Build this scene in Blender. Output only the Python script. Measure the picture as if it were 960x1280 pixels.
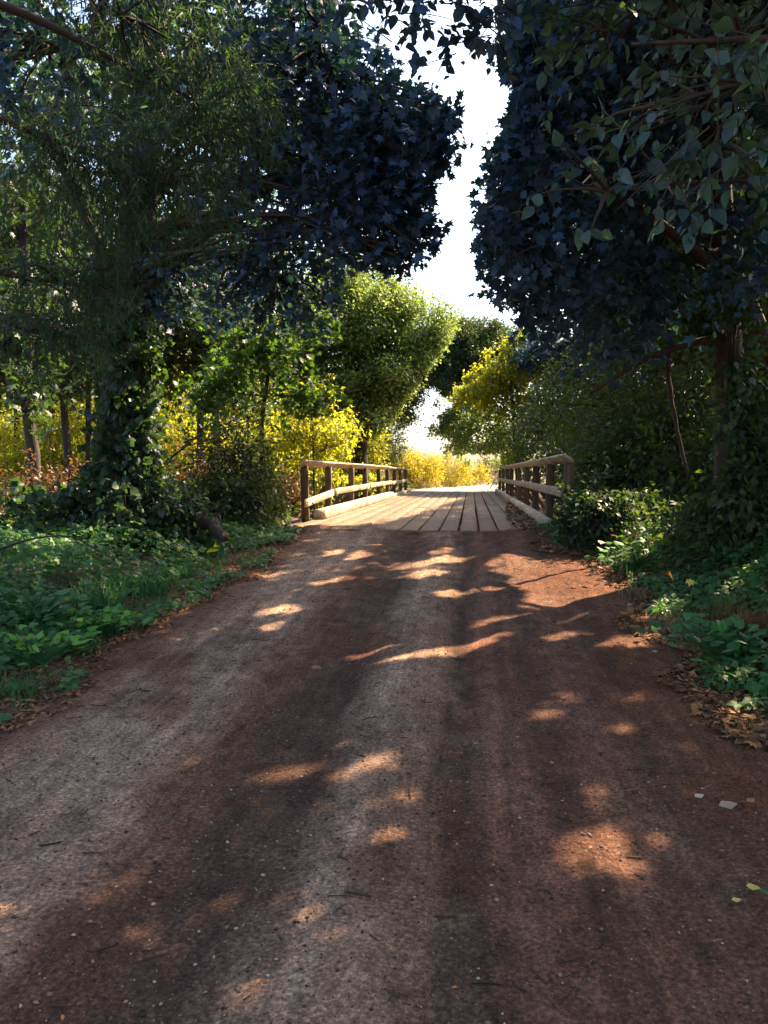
import bpy, math
import numpy as np
R = math.radians
rng = np.random.default_rng(11)
for o in list(bpy.data.objects): bpy.data.objects.remove(o)
scn = bpy.context.scene
COL = scn.collection
# ------------------------------------------------------------------ camera
EYE = np.array([0.0, 0.0, 0.92]); F = 985.0; YAW = R(6.26); PITCH = R(-2.85)
cd = bpy.data.cameras.new('camera'); cam = bpy.data.objects.new('camera', cd); COL.objects.link(cam)
cd.sensor_fit = 'VERTICAL'; cd.sensor_height = 36; cd.lens = 36*F/1280; cd.clip_start = .05; cd.clip_end = 2000
cam.location = EYE; cam.rotation_euler = (math.pi/2+PITCH, 0, YAW)
scn.camera = cam
# ------------------------------------------------------------------ light
SUN_EL, SUN_AZ = R(45), R(44)          # azimuth clockwise from +Y (down the track)
w = bpy.data.worlds.new('World'); scn.world = w; w.use_nodes = True
wn = w.node_tree.nodes; wl = w.node_tree.links
sky = wn.new('ShaderNodeTexSky'); sky.sky_type = 'NISHITA'; sky.sun_disc = False
sky.sun_elevation = SUN_EL; sky.sun_rotation = SUN_AZ; sky.dust_density = 3.0; sky.air_density = 1.0; sky.ozone_density = 1.0
bg = wn['Background']; bg.inputs[1].default_value = 0.10
wl.new(sky.outputs[0], bg.inputs[0])
SD = np.array([math.sin(SUN_AZ)*math.cos(SUN_EL), math.cos(SUN_AZ)*math.cos(SUN_EL), math.sin(SUN_EL)])
sl = bpy.data.lights.new('sun', 'SUN'); sl.energy = 5.0; sl.angle = R(.5); sl.color = (1, .77, .50)
so = bpy.data.objects.new('sun', sl); COL.objects.link(so); so.location = (8, 8, 15)
so.rotation_euler = (math.pi/2-SUN_EL, 0, -SUN_AZ+math.pi)
# light travels along local -Z ; check orientation numerically
import mathutils
q = mathutils.Vector((-SD[0], -SD[1], -SD[2])).to_track_quat('-Z', 'Y'); so.rotation_euler = q.to_euler()
vs = scn.view_settings; vs.view_transform = 'Standard'; vs.look = 'None'; vs.gamma = 1; vs.use_curve_mapping = False
vs.exposure = 2.3
scn.render.engine = 'CYCLES'
scn.cycles.max_bounces = 8; scn.cycles.transmission_bounces = 4; scn.cycles.transparent_max_bounces = 4

# ------------------------------------------------------------------ maths helpers
cy_, sy_ = math.cos(YAW), math.sin(YAW); cp, sp = math.cos(PITCH), math.sin(PITCH)
RIGHT = np.array([cy_, sy_, 0]); FWD = np.array([-sy_*cp, cy_*cp, sp]); UP = np.cross(RIGHT, FWD)
def P(px, py, Y):
    """photo pixel + distance along the track -> world point"""
    d = RIGHT*(px-480)/F + UP*(640-py)/F + FWD
    return EYE + d*(Y/d[1])
def scr(p):
    v = np.atleast_2d(p)-EYE; z = v@FWD; z = np.where(z < .05, np.nan, z)
    return 480+F*(v@RIGHT)/z, 640-F*(v@UP)/z, z
def nrm(a): return a/(np.linalg.norm(a, axis=-1, keepdims=True)+1e-9)
def sm(a, b, x):
    t = np.clip((np.asarray(x, float)-a)/(b-a), 0, 1); return t*t*(3-2*t)
def vnoise(x, y, seed=0):
    x = np.asarray(x, float); y = np.asarray(y, float)
    def h(i, j):
        v = np.sin(i*127.1+j*311.7+seed*74.7)*43758.5453; return v-np.floor(v)
    i = np.floor(x); j = np.floor(y); u = x-i; v = y-j; u = u*u*(3-2*u); v = v*v*(3-2*v)
    return (h(i, j)*(1-u)+h(i+1, j)*u)*(1-v)+(h(i, j+1)*(1-u)+h(i+1, j+1)*u)*v
def fbm(x, y, seed=0, o=4):
    r = 0; a = .5
    for k in range(o): r = r+a*vnoise(x*2**k, y*2**k, seed+k); a *= .5
    return r
def road_c(z): return np.interp(z, [-60, -30, 0, 3, 6, 9, 12.4, 14, 300], [-.8, -.72, -.62, -.56, -.42, -.22, -.022, -.02, 0])
def shift(y): return np.where(y > 42, .009*np.clip(y-42, 0, 60)**2, 0)
def edges(y):
    y = np.asarray(y, float)
    L = -2.85+.18*(vnoise(y*.5, y*0, 3)-.5)+.2*(vnoise(y*1.7, y*0, 5)-.5)+.10*(vnoise(y*5, y*0, 6)-.5)+shift(y)
    Rr = 1.72+.22*(vnoise(y*.45, y*0+4, 8)-.5)+.2*(vnoise(y*1.9, y*0, 9)-.5)+.10*(vnoise(y*5, y*0, 12)-.5)-.25*sm(8, 12, y)+shift(y)
    return L, Rr
def ground(x, y):
    x = np.asarray(x, float); y = np.asarray(y, float)
    L, Rr = edges(y); d = np.maximum(L-x, x-Rr)
    z = road_c(y)+np.where(d > 0, .22*sm(0, 2.2, d)+.5*sm(2, 14, d)*(fbm(x*.12, y*.12, 2)-.2), 0)
    z = z+np.where(x > Rr, .12*sm(0, 1.2, d), 0)*(1-sm(9, 12, y))
    z = z+.05*(fbm(x*1.3, y*1.3, 4)-.5)*sm(-.2, .4, d)
    z = z-2.0*sm(15.3, 19, y)*(1-sm(33.5, 37.5, y))
    return z
def rutz(x, y):
    """height of the dirt sheet of the track"""
    L, Rr = edges(y); d = np.minimum(x-L, Rr-x)
    wob = .10*(vnoise(y*.35, y*0, 21)-.5)
    z = road_c(y)+0.012
    for c, wd, dp in ((-.92, .22, .030), (-.08, .12, .022), (.75, .25, .02), (-1.95, .2, .012), (-2.3, .08, .01), (.12, .05, .012)):
        z = z-dp*np.exp(-((x-c-wob)/wd)**2)
    z = z+.016*np.exp(-((x+.45-wob)/.25)**2)
    z = z+.026*(fbm(x*8, y*.45, 71)-.5)*(.4+fbm(x*.8, y*.5, 72))
    z = z+.030*(fbm(x*1.1, y*.6, 31)-.5)+.016*(fbm(x*5, y*2.2, 32)-.5)+.014*(fbm(x*14, y*11, 34, 3)-.5)
    z = z-.09*(1-sm(-.05, .3, d))
    return z

# ------------------------------------------------------------------ mesh helpers
class MB:
    def __init__(s): s.v = []; s.t = []; s.a = []; s.n = 0
    def add(s, v, t, a=0.5):
        v = np.asarray(v, float).reshape(-1, 3); t = np.asarray(t, int).reshape(-1, 3)
        s.v.append(v); s.t.append(t+s.n); s.a.append(np.broadcast_to(np.asarray(a, float), (len(v),)).copy()); s.n += len(v)
    def box(s, lo, hi, a=.5):
        x0, y0, z0 = lo; x1, y1, z1 = hi
        v = [(x0,y0,z0),(x1,y0,z0),(x1,y1,z0),(x0,y1,z0),(x0,y0,z1),(x1,y0,z1),(x1,y1,z1),(x0,y1,z1)]
        f = [(0,2,1),(0,3,2),(4,5,6),(4,6,7),(0,1,5),(0,5,4),(1,2,6),(1,6,5),(2,3,7),(2,7,6),(3,0,4),(3,4,7)]
        s.add(v, f, a)
    def tube(s, pts, rad, k=5, a=.5, rough=0):
        pts = np.asarray(pts, float); n = len(pts); rad = np.broadcast_to(np.asarray(rad, float), (n,))
        tg = nrm(np.gradient(pts, axis=0)); ref = np.array([.31, .22, .93]) if abs(tg[0][2]) < .8 else np.array([.9, .3, .1])
        u = nrm(np.cross(tg, ref)); v = np.cross(tg, u)
        an = np.linspace(0, 2*np.pi, k, endpoint=False)
        rr = rad[:, None]*(1+rough*(rng.random((n, k))-.5))
        V = pts[:, None]+rr[..., None]*(np.cos(an)[None, :, None]*u[:, None]+np.sin(an)[None, :, None]*v[:, None])
        V = V.reshape(-1, 3); T = []
        i = np.arange(k); j = (i+1) % k
        for m in range(n-1):
            b = m*k
            T.append(np.stack([b+i, b+j, b+k+j], 1)); T.append(np.stack([b+i, b+k+j, b+k+i], 1))
        T.append(np.stack([np.full(k-2, (n-1)*k), (n-1)*k+np.arange(1, k-1), (n-1)*k+np.arange(2, k)], 1))
        s.add(V, np.concatenate(T), a)
    def build(s, name, mat, parent=None, loc=(0, 0, 0), smooth=False, label=None, rot=None):
        V = np.concatenate(s.v); T = np.concatenate(s.t); A = np.concatenate(s.a)
        V = V-np.asarray(loc, float) if rot is None else V
        me = bpy.data.meshes.new(name)
        me.vertices.add(len(V)); me.vertices.foreach_set('co', V.astype(np.float32).ravel())
        me.loops.add(len(T)*3); me.loops.foreach_set('vertex_index', T.astype(np.int32).ravel())
        me.polygons.add(len(T)); me.polygons.foreach_set('loop_start', (np.arange(len(T))*3).astype(np.int32))
        try: me.polygons.foreach_set('loop_total', np.full(len(T), 3, np.int32))
        except Exception: pass
        at = me.attributes.new('var', 'FLOAT', 'POINT'); at.data.foreach_set('value', A.astype(np.float32))
        me.update(calc_edges=True); me.validate()
        if smooth: me.polygons.foreach_set('use_smooth', np.ones(len(T), bool))
        me.materials.append(mat)
        o = bpy.data.objects.new(name, me); COL.objects.link(o)
        if parent is not None:
            o.parent = parent; o.location = np.asarray(loc, float)-np.array(parent.location) if rot is None else loc
        else: o.location = loc
        if rot is not None: o.rotation_euler = rot
        if label: o['label'] = label
        return o
def grid(mb, xs, ys, fz, a=.5):
    X, Y = np.meshgrid(xs, ys); Z = fz(X, Y); n, m = X.shape
    i = np.arange(n*m).reshape(n, m); A = i[:-1, :-1].ravel(); B = i[:-1, 1:].ravel(); C = i[1:, 1:].ravel(); D = i[1:, :-1].ravel()
    mb.add(np.stack([X, Y, Z], -1).reshape(-1, 3), np.concatenate([np.stack([A, B, C], 1), np.stack([A, C, D], 1)]), a)
def thing(name, label, cat, loc, group=None):
    o = bpy.data.objects.new(name, None); COL.objects.link(o); o.location = loc; o.empty_display_size = .2
    return tag(o, label, cat, group)
def tag(o, label=None, cat=None, group=None, kind=None):
    if label: o['label'] = label
    if cat: o['category'] = cat
    if group: o['group'] = group
    if kind: o['kind'] = kind
    return o

# ------------------------------------------------------------------ materials
def newmat(name):
    m = bpy.data.materials.new(name); m.use_nodes = True; nt = m.node_tree; nt.nodes.clear()
    out = nt.nodes.new('ShaderNodeOutputMaterial'); return m, nt, out
def N(nt, t, **kw):
    n = nt.nodes.new(t)
    for k, v in kw.items():
        if k.startswith('i_'): n.inputs[int(k[2:])].default_value = v
        else: setattr(n, k, v)
    return n
def ramp(nt, fac, stops, interp='LINEAR'):
    r = nt.nodes.new('ShaderNodeValToRGB'); e = r.color_ramp.elements; r.color_ramp.interpolation = interp
    while len(e) < len(stops): e.new(.5)
    for el, (p, c) in zip(e, stops):
        el.position = p; el.color = (c, c, c, 1) if isinstance(c, (int, float)) else (*c, 1)
    nt.links.new(fac, r.inputs[0]); return r.outputs[0]
def leafmat(name, stops, tcol, tr=.45, rough=.5, spec=.4):
    m, nt, out = newmat(name); L = nt.links.new
    at = N(nt, 'ShaderNodeAttribute', attribute_name='var')
    c = ramp(nt, at.outputs['Fac'], stops)
    p = N(nt, 'ShaderNodeBsdfPrincipled'); L(c, p.inputs['Base Color']); p.inputs['Roughness'].default_value = rough
    p.inputs['Specular IOR Level'].default_value = spec
    t = N(nt, 'ShaderNodeBsdfTranslucent')
    mx = N(nt, 'ShaderNodeMixRGB', blend_type='MULTIPLY'); mx.inputs[0].default_value = 1
    c2 = ramp(nt, at.outputs['Fac'], [(0, tuple(x*.45 for x in tcol)), (1, tcol)])
    L(c2, t.inputs[0])
    ms = N(nt, 'ShaderNodeMixShader'); ms.inputs[0].default_value = tr
    L(p.outputs[0], ms.inputs[1]); L(t.outputs[0], ms.inputs[2]); L(ms.outputs[0], out.inputs[0]); nt.nodes.remove(mx)
    return m
def barkmat(name, c1, c2, sc=9):
    m, nt, out = newmat(name); L = nt.links.new
    g = N(nt, 'ShaderNodeNewGeometry'); mp = N(nt, 'ShaderNodeMapping'); mp.inputs['Scale'].default_value = (sc, sc, sc*.22); L(g.outputs['Position'], mp.inputs[0])
    n = N(nt, 'ShaderNodeTexNoise'); n.inputs['Scale'].default_value = 2.2; n.inputs['Detail'].default_value = 6; L(mp.outputs[0], n.inputs['Vector'])
    c = ramp(nt, n.outputs[0], [(.3, c1), (.7, c2)]); p = N(nt, 'ShaderNodeBsdfPrincipled'); L(c, p.inputs['Base Color']); p.inputs['Roughness'].default_value = .9
    b = N(nt, 'ShaderNodeBump'); b.inputs['Strength'].default_value = .9; b.inputs['Distance'].default_value = .03; L(n.outputs[0], b.inputs['Height']); L(b.outputs[0], p.inputs['Normal'])
    L(p.outputs[0], out.inputs[0]); return m
def woodmat(name, c1, c2, c3, dirt=0):
    m, nt, out = newmat(name); L = nt.links.new
    tc = N(nt, 'ShaderNodeTexCoord'); oi = N(nt, 'ShaderNodeObjectInfo')
    ad = N(nt, 'ShaderNodeVectorMath', operation='ADD'); L(tc.outputs['Object'], ad.inputs[0])
    sc = N(nt, 'ShaderNodeVectorMath', operation='SCALE'); sc.inputs[0].default_value = (13, 31, 7); L(oi.outputs['Random'], sc.inputs[3]); L(sc.outputs[0], ad.inputs[1])
    mp = N(nt, 'ShaderNodeMapping'); mp.inputs['Scale'].default_value = (22, 1.1, 22); L(ad.outputs[0], mp.inputs[0])
    n = N(nt, 'ShaderNodeTexNoise'); n.inputs['Scale'].default_value = 1.5; n.inputs['Detail'].default_value = 8; n.inputs['Roughness'].default_value = .65; L(mp.outputs[0], n.inputs['Vector'])
    c = ramp(nt, n.outputs[0], [(.3, c1), (.52, c2), (.72, c3)])
    n2 = N(nt, 'ShaderNodeTexNoise'); n2.inputs['Scale'].default_value = 2.3; n2.inputs['Detail'].default_value = 5; L(ad.outputs[0], n2.inputs['Vector'])
    mul = N(nt, 'ShaderNodeMixRGB', blend_type='MULTIPLY'); mul.inputs[0].default_value = .8; L(c, mul.inputs[1]); L(ramp(nt, n2.outputs[0], [(.32, .45), (.6, 1.0)]), mul.inputs[2])
    hv = N(nt, 'ShaderNodeHueSaturation'); L(mul.outputs[0], hv.inputs['Color'])
    mr = N(nt, 'ShaderNodeMapRange'); mr.inputs[3].default_value = .75; mr.inputs[4].default_value = 1.2; L(oi.outputs['Random'], mr.inputs[0]); L(mr.outputs[0], hv.inputs['Value'])
    col = hv.outputs[0]
    if dirt:
        g = N(nt, 'ShaderNodeNewGeometry'); n3 = N(nt, 'ShaderNodeTexNoise'); n3.inputs['Scale'].default_value = 1.1; n3.inputs['Detail'].default_value = 7; n3.inputs['Roughness'].default_value = .7
        m3 = N(nt, 'ShaderNodeMapping'); m3.inputs['Scale'].default_value = (1.6, .7, 1); L(g.outputs['Position'], m3.inputs[0]); L(m3.outputs[0], n3.inputs['Vector'])
        sx = N(nt, 'ShaderNodeSeparateXYZ'); L(g.outputs['Position'], sx.inputs[0])
        r1 = N(nt, 'ShaderNodeMapRange'); r1.inputs[1].default_value = 12.4; r1.inputs[2].default_value = 15.5; r1.inputs[3].default_value = .34; r1.inputs[4].default_value = 0.0; L(sx.outputs[1], r1.inputs[0])
        a = N(nt, 'ShaderNodeMath', operation='ADD'); L(n3.outputs[0], a.inputs[0]); L(r1.outputs[0], a.inputs[1])
        mk = ramp(nt, a.outputs[0], [(.46, 0.0), (.62, .85)])
        mx = N(nt, 'ShaderNodeMixRGB'); L(mk, mx.inputs[0]); L(col, mx.inputs[1]); mx.inputs[2].default_value = (.22, .125, .075, 1); col = mx.outputs[0]
    p = N(nt, 'ShaderNodeBsdfPrincipled'); L(col, p.inputs['Base Color']); p.inputs['Roughness'].default_value = .8; p.inputs['Specular IOR Level'].default_value = .25
    b = N(nt, 'ShaderNodeBump'); b.inputs['Strength'].default_value = .6; b.inputs['Distance'].default_value = .01; L(n.outputs[0], b.inputs['Height']); L(b.outputs[0], p.inputs['Normal'])
    L(p.outputs[0], out.inputs[0]); return m
def flatmat(name, stops, rough=.85, tr=0):
    m, nt, out = newmat(name); L = nt.links.new
    at = N(nt, 'ShaderNodeAttribute', attribute_name='var'); c = ramp(nt, at.outputs['Fac'], stops)
    p = N(nt, 'ShaderNodeBsdfPrincipled'); L(c, p.inputs['Base Color']); p.inputs['Roughness'].default_value = rough
    p.inputs['Specular IOR Level'].default_value = .25
    if tr:
        t = N(nt, 'ShaderNodeBsdfTranslucent'); L(c, t.inputs[0]); ms = N(nt, 'ShaderNodeMixShader'); ms.inputs[0].default_value = tr
        L(p.outputs[0], ms.inputs[1]); L(t.outputs[0], ms.inputs[2]); L(ms.outputs[0], out.inputs[0])
    else: L(p.outputs[0], out.inputs[0])
    return m
def dirtmat():
    m, nt, out = newmat('track dirt'); L = nt.links.new
    g = N(nt, 'ShaderNodeNewGeometry'); s = N(nt, 'ShaderNodeSeparateXYZ'); L(g.outputs['Position'], s.inputs[0])
    def noise(scale, sx=(1, 1, 1), det=6, ro=.6):
        mp = N(nt, 'ShaderNodeMapping'); mp.inputs['Scale'].default_value = sx; L(g.outputs['Position'], mp.inputs[0])
        n = N(nt, 'ShaderNodeTexNoise'); n.inputs['Scale'].default_value = scale; n.inputs['Detail'].default_value = det; n.inputs['Roughness'].default_value = ro; L(mp.outputs[0], n.inputs['Vector']); return n.outputs[0]
    def mth(op, a, b=None):
        n = N(nt, 'ShaderNodeMath', operation=op)
        for i, x in enumerate((a, b)):
            if x is None: continue
            if isinstance(x, (int, float)): n.inputs[i].default_value = x
            else: L(x, n.inputs[i])
        return n.outputs[0]
    # across-the-track bands worn by wheels, wobbling along the track
    wob = mth('MULTIPLY', mth('SUBTRACT', noise(1.1, (1, .5, 1), 8, .75), .5), .8)
    lat = mth('ADD', s.outputs[0], wob)
    u = mth('DIVIDE', mth('ADD', lat, 3.2), 5.4)
    def q(x): return (x+3.2)/5.4
    pale = (.58, .37, .25); mid = (.27, .125, .068); dk = (.115, .056, .034); pur = (.33, .145, .09); red = (.22, .075, .030)
    band = ramp(nt, u, [(q(-3.0), (.15, .09, .06)), (q(-2.5), mid), (q(-2.1), pale), (q(-1.55), pale), (q(-1.3), mid), (q(-1.0), dk), (q(-.78), dk), (q(-.5), pale), (q(-.25), (.44, .25, .155)), (q(-.06), (.105, .052, .032)), (q(.12), pur), (q(.4), (.14, .06, .034)), (q(.65), (.27, .115, .066)), (q(.9), (.14, .052, .026)), (q(1.3), red), (q(1.8), (.22, .12, .08))])
    n1 = noise(1.6, (1, .55, 1), 9, .68)
    c1 = N(nt, 'ShaderNodeMixRGB', blend_type='MIX'); L(ramp(nt, n1, [(.45, 0.0), (.65, .6)]), c1.inputs[0]); L(band, c1.inputs[1]); c1.inputs[2].default_value = (.27, .155, .10, 1)
    n2 = noise(.9, (1, .7, 1), 6, .6)
    c2 = N(nt, 'ShaderNodeMixRGB', blend_type='MIX'); L(ramp(nt, n2, [(.5, 0.0), (.66, .75)]), c2.inputs[0]); L(c1.outputs[0], c2.inputs[1]); c2.inputs[2].default_value = (.17, .055, .020, 1)
    # fine streaks that run with the wheels
    n3 = noise(5, (1.3, .8, 1), 10, .78)
    c3 = N(nt, 'ShaderNodeMixRGB', blend_type='MULTIPLY'); c3.inputs[0].default_value = 1; L(c2.outputs[0], c3.inputs[1]); L(ramp(nt, n3, [(.3, .4), (.5, 1.0), (.7, 1.6)]), c3.inputs[2])
    n5 = noise(5, (2.6, .14, 1), 6, .7)
    c35 = N(nt, 'ShaderNodeMixRGB', blend_type='MULTIPLY'); c35.inputs[0].default_value = 1; L(c3.outputs[0], c35.inputs[1]); L(ramp(nt, n5, [(.36, .78), (.5, 1.0), (.64, 1.25)]), c35.inputs[2]); c3 = c35
    n4 = noise(60, (1, 1, 1), 7, .75)
    c4 = N(nt, 'ShaderNodeMixRGB', blend_type='MULTIPLY'); c4.inputs[0].default_value = 1; L(c3.outputs[0], c4.inputs[1]); L(ramp(nt, n4, [(.3, .15), (.5, .95), (.66, 2.1)]), c4.inputs[2])
    # grit
    v = N(nt, 'ShaderNodeTexVoronoi'); v.inputs['Scale'].default_value = 75; L(g.outputs['Position'], v.inputs['Vector'])
    sp_ = ramp(nt, v.outputs['Distance'], [(.10, 1.0), (.2, 0.0)]); sel = N(nt, 'ShaderNodeSeparateColor'); L(v.outputs['Color'], sel.inputs[0])
    gm = mth('MULTIPLY', sp_, ramp(nt, sel.outputs[0], [(.88, 0.0), (.92, .8)]))
    c5 = N(nt, 'ShaderNodeMixRGB'); L(gm, c5.inputs[0]); L(c4.outputs[0], c5.inputs[1]); c5.inputs[2].default_value = (.3, .25, .22, 1)
    p = N(nt, 'ShaderNodeBsdfPrincipled'); L(c5.outputs[0], p.inputs['Base Color']); p.inputs['Roughness'].default_value = .88; p.inputs['Specular IOR Level'].default_value = .2
    hh = mth('ADD', mth('MULTIPLY', n3, .5), mth('ADD', mth('MULTIPLY', n4, .8), mth('MULTIPLY', noise(9, (1, .8, 1), 8, .7), 2.0)))
    b = N(nt, 'ShaderNodeBump'); b.inputs['Strength'].default_value = 1.0; b.inputs['Distance'].default_value = .09; L(hh, b.inputs['Height']); L(b.outputs[0], p.inputs['Normal'])
    L(p.outputs[0], out.inputs[0]); return m
def soilmat():
    m, nt, out = newmat('wood floor soil'); L = nt.links.new
    g = N(nt, 'ShaderNodeNewGeometry'); n = N(nt, 'ShaderNodeTexNoise'); n.inputs['Scale'].default_value = 5; n.inputs['Detail'].default_value = 9; n.inputs['Roughness'].default_value = .7; L(g.outputs['Position'], n.inputs['Vector'])
    c = ramp(nt, n.outputs[0], [(.3, (.03, .018, .010)), (.5, (.085, .048, .026)), (.7, (.17, .10, .055))])
    p = N(nt, 'ShaderNodeBsdfPrincipled'); L(c, p.inputs['Base Color']); p.inputs['Roughness'].default_value = .95
    b = N(nt, 'ShaderNodeBump'); b.inputs['Strength'].default_value = 1; b.inputs['Distance'].default_value = .05; L(n.outputs[0], b.inputs['Height']); L(b.outputs[0], p.inputs['Normal'])
    L(p.outputs[0], out.inputs[0]); return m
M = dict(
    dirt=dirtmat(), soil=soilmat(),
    bark=barkmat('maple bark', (.012, .009, .007), (.05, .038, .027)),
    bark_red=barkmat('reddish bark', (.018, .010, .007), (.07, .038, .024)),
    twig=flatmat('twig bark', [(0, (.015, .011, .008)), (1, (.075, .055, .04))]),
    wood=woodmat('weathered rail timber', (.24, .17, .11), (.50, .40, .28), (.70, .60, .46)),
    post=woodmat('dark post timber', (.05, .032, .02), (.14, .09, .055), (.27, .19, .12)),
    deck=woodmat('worn deck timber', (.07, .05, .035), (.19, .135, .09), (.36, .27, .19), dirt=1),
    maple=leafmat('blue green maple leaves', [(0, (.008, .022, .050)), (.6, (.022, .060, .135)), (1, (.045, .11, .22))], (.05, .14, .06), .30),
    maple_g=leafmat('green maple leaves', [(0, (.018, .04, .012)), (1, (.04, .09, .022))], (.16, .32, .02), .42),
    willow=leafmat('grey green narrow leaves', [(0, (.014, .030, .022)), (.7, (.024, .052, .036)), (1, (.05, .085, .05))], (.12, .24, .04), .38, .6, .2),
    ovate=leafmat('blue grey ovate leaves', [(0, (.02, .04, .05)), (.7, (.035, .07, .085)), (1, (.08, .13, .15))], (.12, .26, .03), .3, .5, .3),
    ivy=leafmat('ivy leaves', [(0, (.012, .03, .016)), (1, (.035, .075, .04))], (.10, .20, .02), .35),
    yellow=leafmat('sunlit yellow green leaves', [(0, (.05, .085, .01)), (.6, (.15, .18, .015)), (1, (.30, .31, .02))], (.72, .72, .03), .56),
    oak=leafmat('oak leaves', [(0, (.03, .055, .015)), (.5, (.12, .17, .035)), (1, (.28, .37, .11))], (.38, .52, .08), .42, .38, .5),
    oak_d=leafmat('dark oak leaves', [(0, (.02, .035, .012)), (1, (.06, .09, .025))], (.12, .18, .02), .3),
    olive=leafmat('olive thicket leaves', [(0, (.018, .030, .010)), (.7, (.034, .058, .018)), (1, (.065, .095, .03))], (.17, .26, .02), .38),
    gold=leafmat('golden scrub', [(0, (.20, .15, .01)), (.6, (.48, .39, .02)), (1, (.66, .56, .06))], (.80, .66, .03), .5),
    rust=leafmat('rusty dry leaves', [(0, (.08, .035, .012)), (1, (.20, .10, .035))], (.28, .13, .03), .35),
    cover=leafmat('bramble leaves', [(0, (.014, .048, .014)), (.6, (.040, .125, .028)), (1, (.10, .20, .045))], (.16, .38, .03), .35),
    bright=leafmat('bright seedling leaves', [(0, (.05, .17, .02)), (1, (.14, .36, .04))], (.2, .5, .03), .4),
    grass=leafmat('grass blades', [(0, (.02, .08, .025)), (1, (.06, .19, .05))], (.1, .3, .03), .35),
    straw=leafmat('dry straw', [(0, (.12, .075, .035)), (1, (.36, .24, .12))], (.3, .18, .06), .25),
    litter=flatmat('fallen leaf litter', [(0, (.04, .02, .010)), (.45, (.16, .075, .032)), (.8, (.34, .17, .07)), (1, (.42, .15, .04))], .8),
    grit=flatmat('grit', [(0, (.04, .026, .02)), (.75, (.20, .12, .085)), (1, (.42, .32, .24))]),
    paleleaf=flatmat('pale fallen leaf', [(0, (.30, .27, .20)), (1, (.55, .50, .36))], .7, .2),
    tanleaf=flatmat('tan fallen leaf', [(0, (.20, .13, .08)), (1, (.42, .31, .21))], .75, .15),
    yleaf=flatmat('yellow fallen leaf', [(0, (.45, .34, .05)), (1, (.6, .5, .12))], .7, .2),
)

# ------------------------------------------------------------------ leaf templates (x across, y along, z up), unit length
def fan(outline, droop=.12):
    o = np.array(outline, float); c = np.array([[0, .38]]); p = np.concatenate([c, o])
    z = -droop*(np.abs(p[:, 0])**1.3*1.2+np.clip(p[:, 1]-.5, 0, 1)**2*1.2)
    n = len(o); t = [(0, i+1, (i+1) % n+1) for i in range(n)]
    return np.column_stack([p, z]), np.array(t)
_h = [(0, 0), (.30, -.06), (.22, .16), (.58, .30), (.28, .44), (.34, .66), (.12, .60)]
MAPLE = fan(_h+[(0, 1.0)]+[(-x, y) for x, y in _h[::-1][:-1]], .25)
MAPLE_S = fan([(0, 0), (.36, .05), (.22, .25), (.52, .5), (.16, .55), (0, 1), (-.16, .55), (-.52, .5), (-.22, .25), (-.36, .05)], .25)
def blade(wd, n=2, fold=.25, bend=.15):
    ys = np.linspace(0, 1, n+2)[1:-1]; V = [(0, 0, 0)]; T = []
    for y in ys:
        ww = wd*math.sin(math.pi*(y**.8))
        V += [(-ww, y, fold*ww-bend*y*y), (0, y, -bend*y*y), (ww, y, fold*ww-bend*y*y)]
    V.append((0, 1, -bend)); k = len(V)-1
    T += [(0, 2, 1), (0, 3, 2)]
    for i in range(n-1):
        b = 1+3*i; T += [(b, b+1, b+4), (b, b+4, b+3), (b+1, b+2, b+5), (b+1, b+5, b+4)]
    b = 1+3*(n-1); T += [(b, b+1, k), (b+1, b+2, k)]
    return np.array(V, float), np.array(T)
OVATE = blade(.33, 3, .3, .2)
SMALL = blade(.30, 1, .3, .2)
WILLOW = blade(.075, 2, .3, .2)
def heart():
    return fan([(0, 0), (.25, -.10), (.45, .12), (.42, .42), (.22, .70), (0, .95), (-.22, .70), (-.42, .42), (-.45, .12), (-.25, -.10)], .3)
HEART = heart()
CURL = (np.column_stack([OVATE[0][:, 0]*.9, OVATE[0][:, 1], np.abs(OVATE[0][:, 0])**1.4*.55+.35*(OVATE[0][:, 1]-.5)**2+.05*np.sin(OVATE[0][:, 1]*9)]), OVATE[1])
def trif():
    V = []; T = []; k = 0
    for a, s, o in ((0, .6, (0, .35)), (1.15, .5, (0, .3)), (-1.15, .5, (0, .3))):
        v, t = blade(.36, 1, .3, .15); c, s_ = math.cos(a), math.sin(a)
        vv = np.column_stack([(v[:, 0]*c+v[:, 1]*s_)*s+o[0], (-v[:, 0]*s_+v[:, 1]*c)*s+o[1], v[:, 2]*s]); V.append(vv); T.append(t+k); k += len(v)
    return np.concatenate(V), np.concatenate(T)
BRAMBLE = trif()

# light shafts: where the photo shows the sun reaching the ground, the canopy above has an opening
SHAFTS = [(690,752,44,6),(655,770,30,5),(745,752,34,6),(790,742,30,7),(610,775,26,4),(700,790,30,5),(560,742,24,4),(680,706,40,6),(720,716,60,9),(640,712,26,5),(770,735,40,8),(700,728,60,7),(590,795,50,7),(500,822,40,6),(720,770,26,5),(300,1262,60,10),(870,1180,30,16),(840,1210,20,10),(500,1000,14,10),(660,1090,22,10),(780,1080,18,10),(470,816,40,10),(560,803,78,10),(650,724,22,7),(700,710,58,11),(752,697,46,12),(690,742,42,9),(735,742,36,8),(345,762,28,4),(338,783,13,7),
          (528,718,28,4),(505,705,20,3),(600,737,22,3),(560,700,26,3),(640,700,30,3),(742,1055,48,26),(715,1078,30,12),(920,1103,24,14),(305,1243,58,17),(375,1268,48,14),(462,958,22,12),
          (400,1188,26,10),(820,768,36,8),(790,800,40,7),(860,1190,26,12),(780,702,40,12),(880,1000,16,6),(470,1045,10,22),(330,1010,12,8),(150,1120,26,12),(590,990,14,8)]
_r = np.random.default_rng(5)
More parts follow.
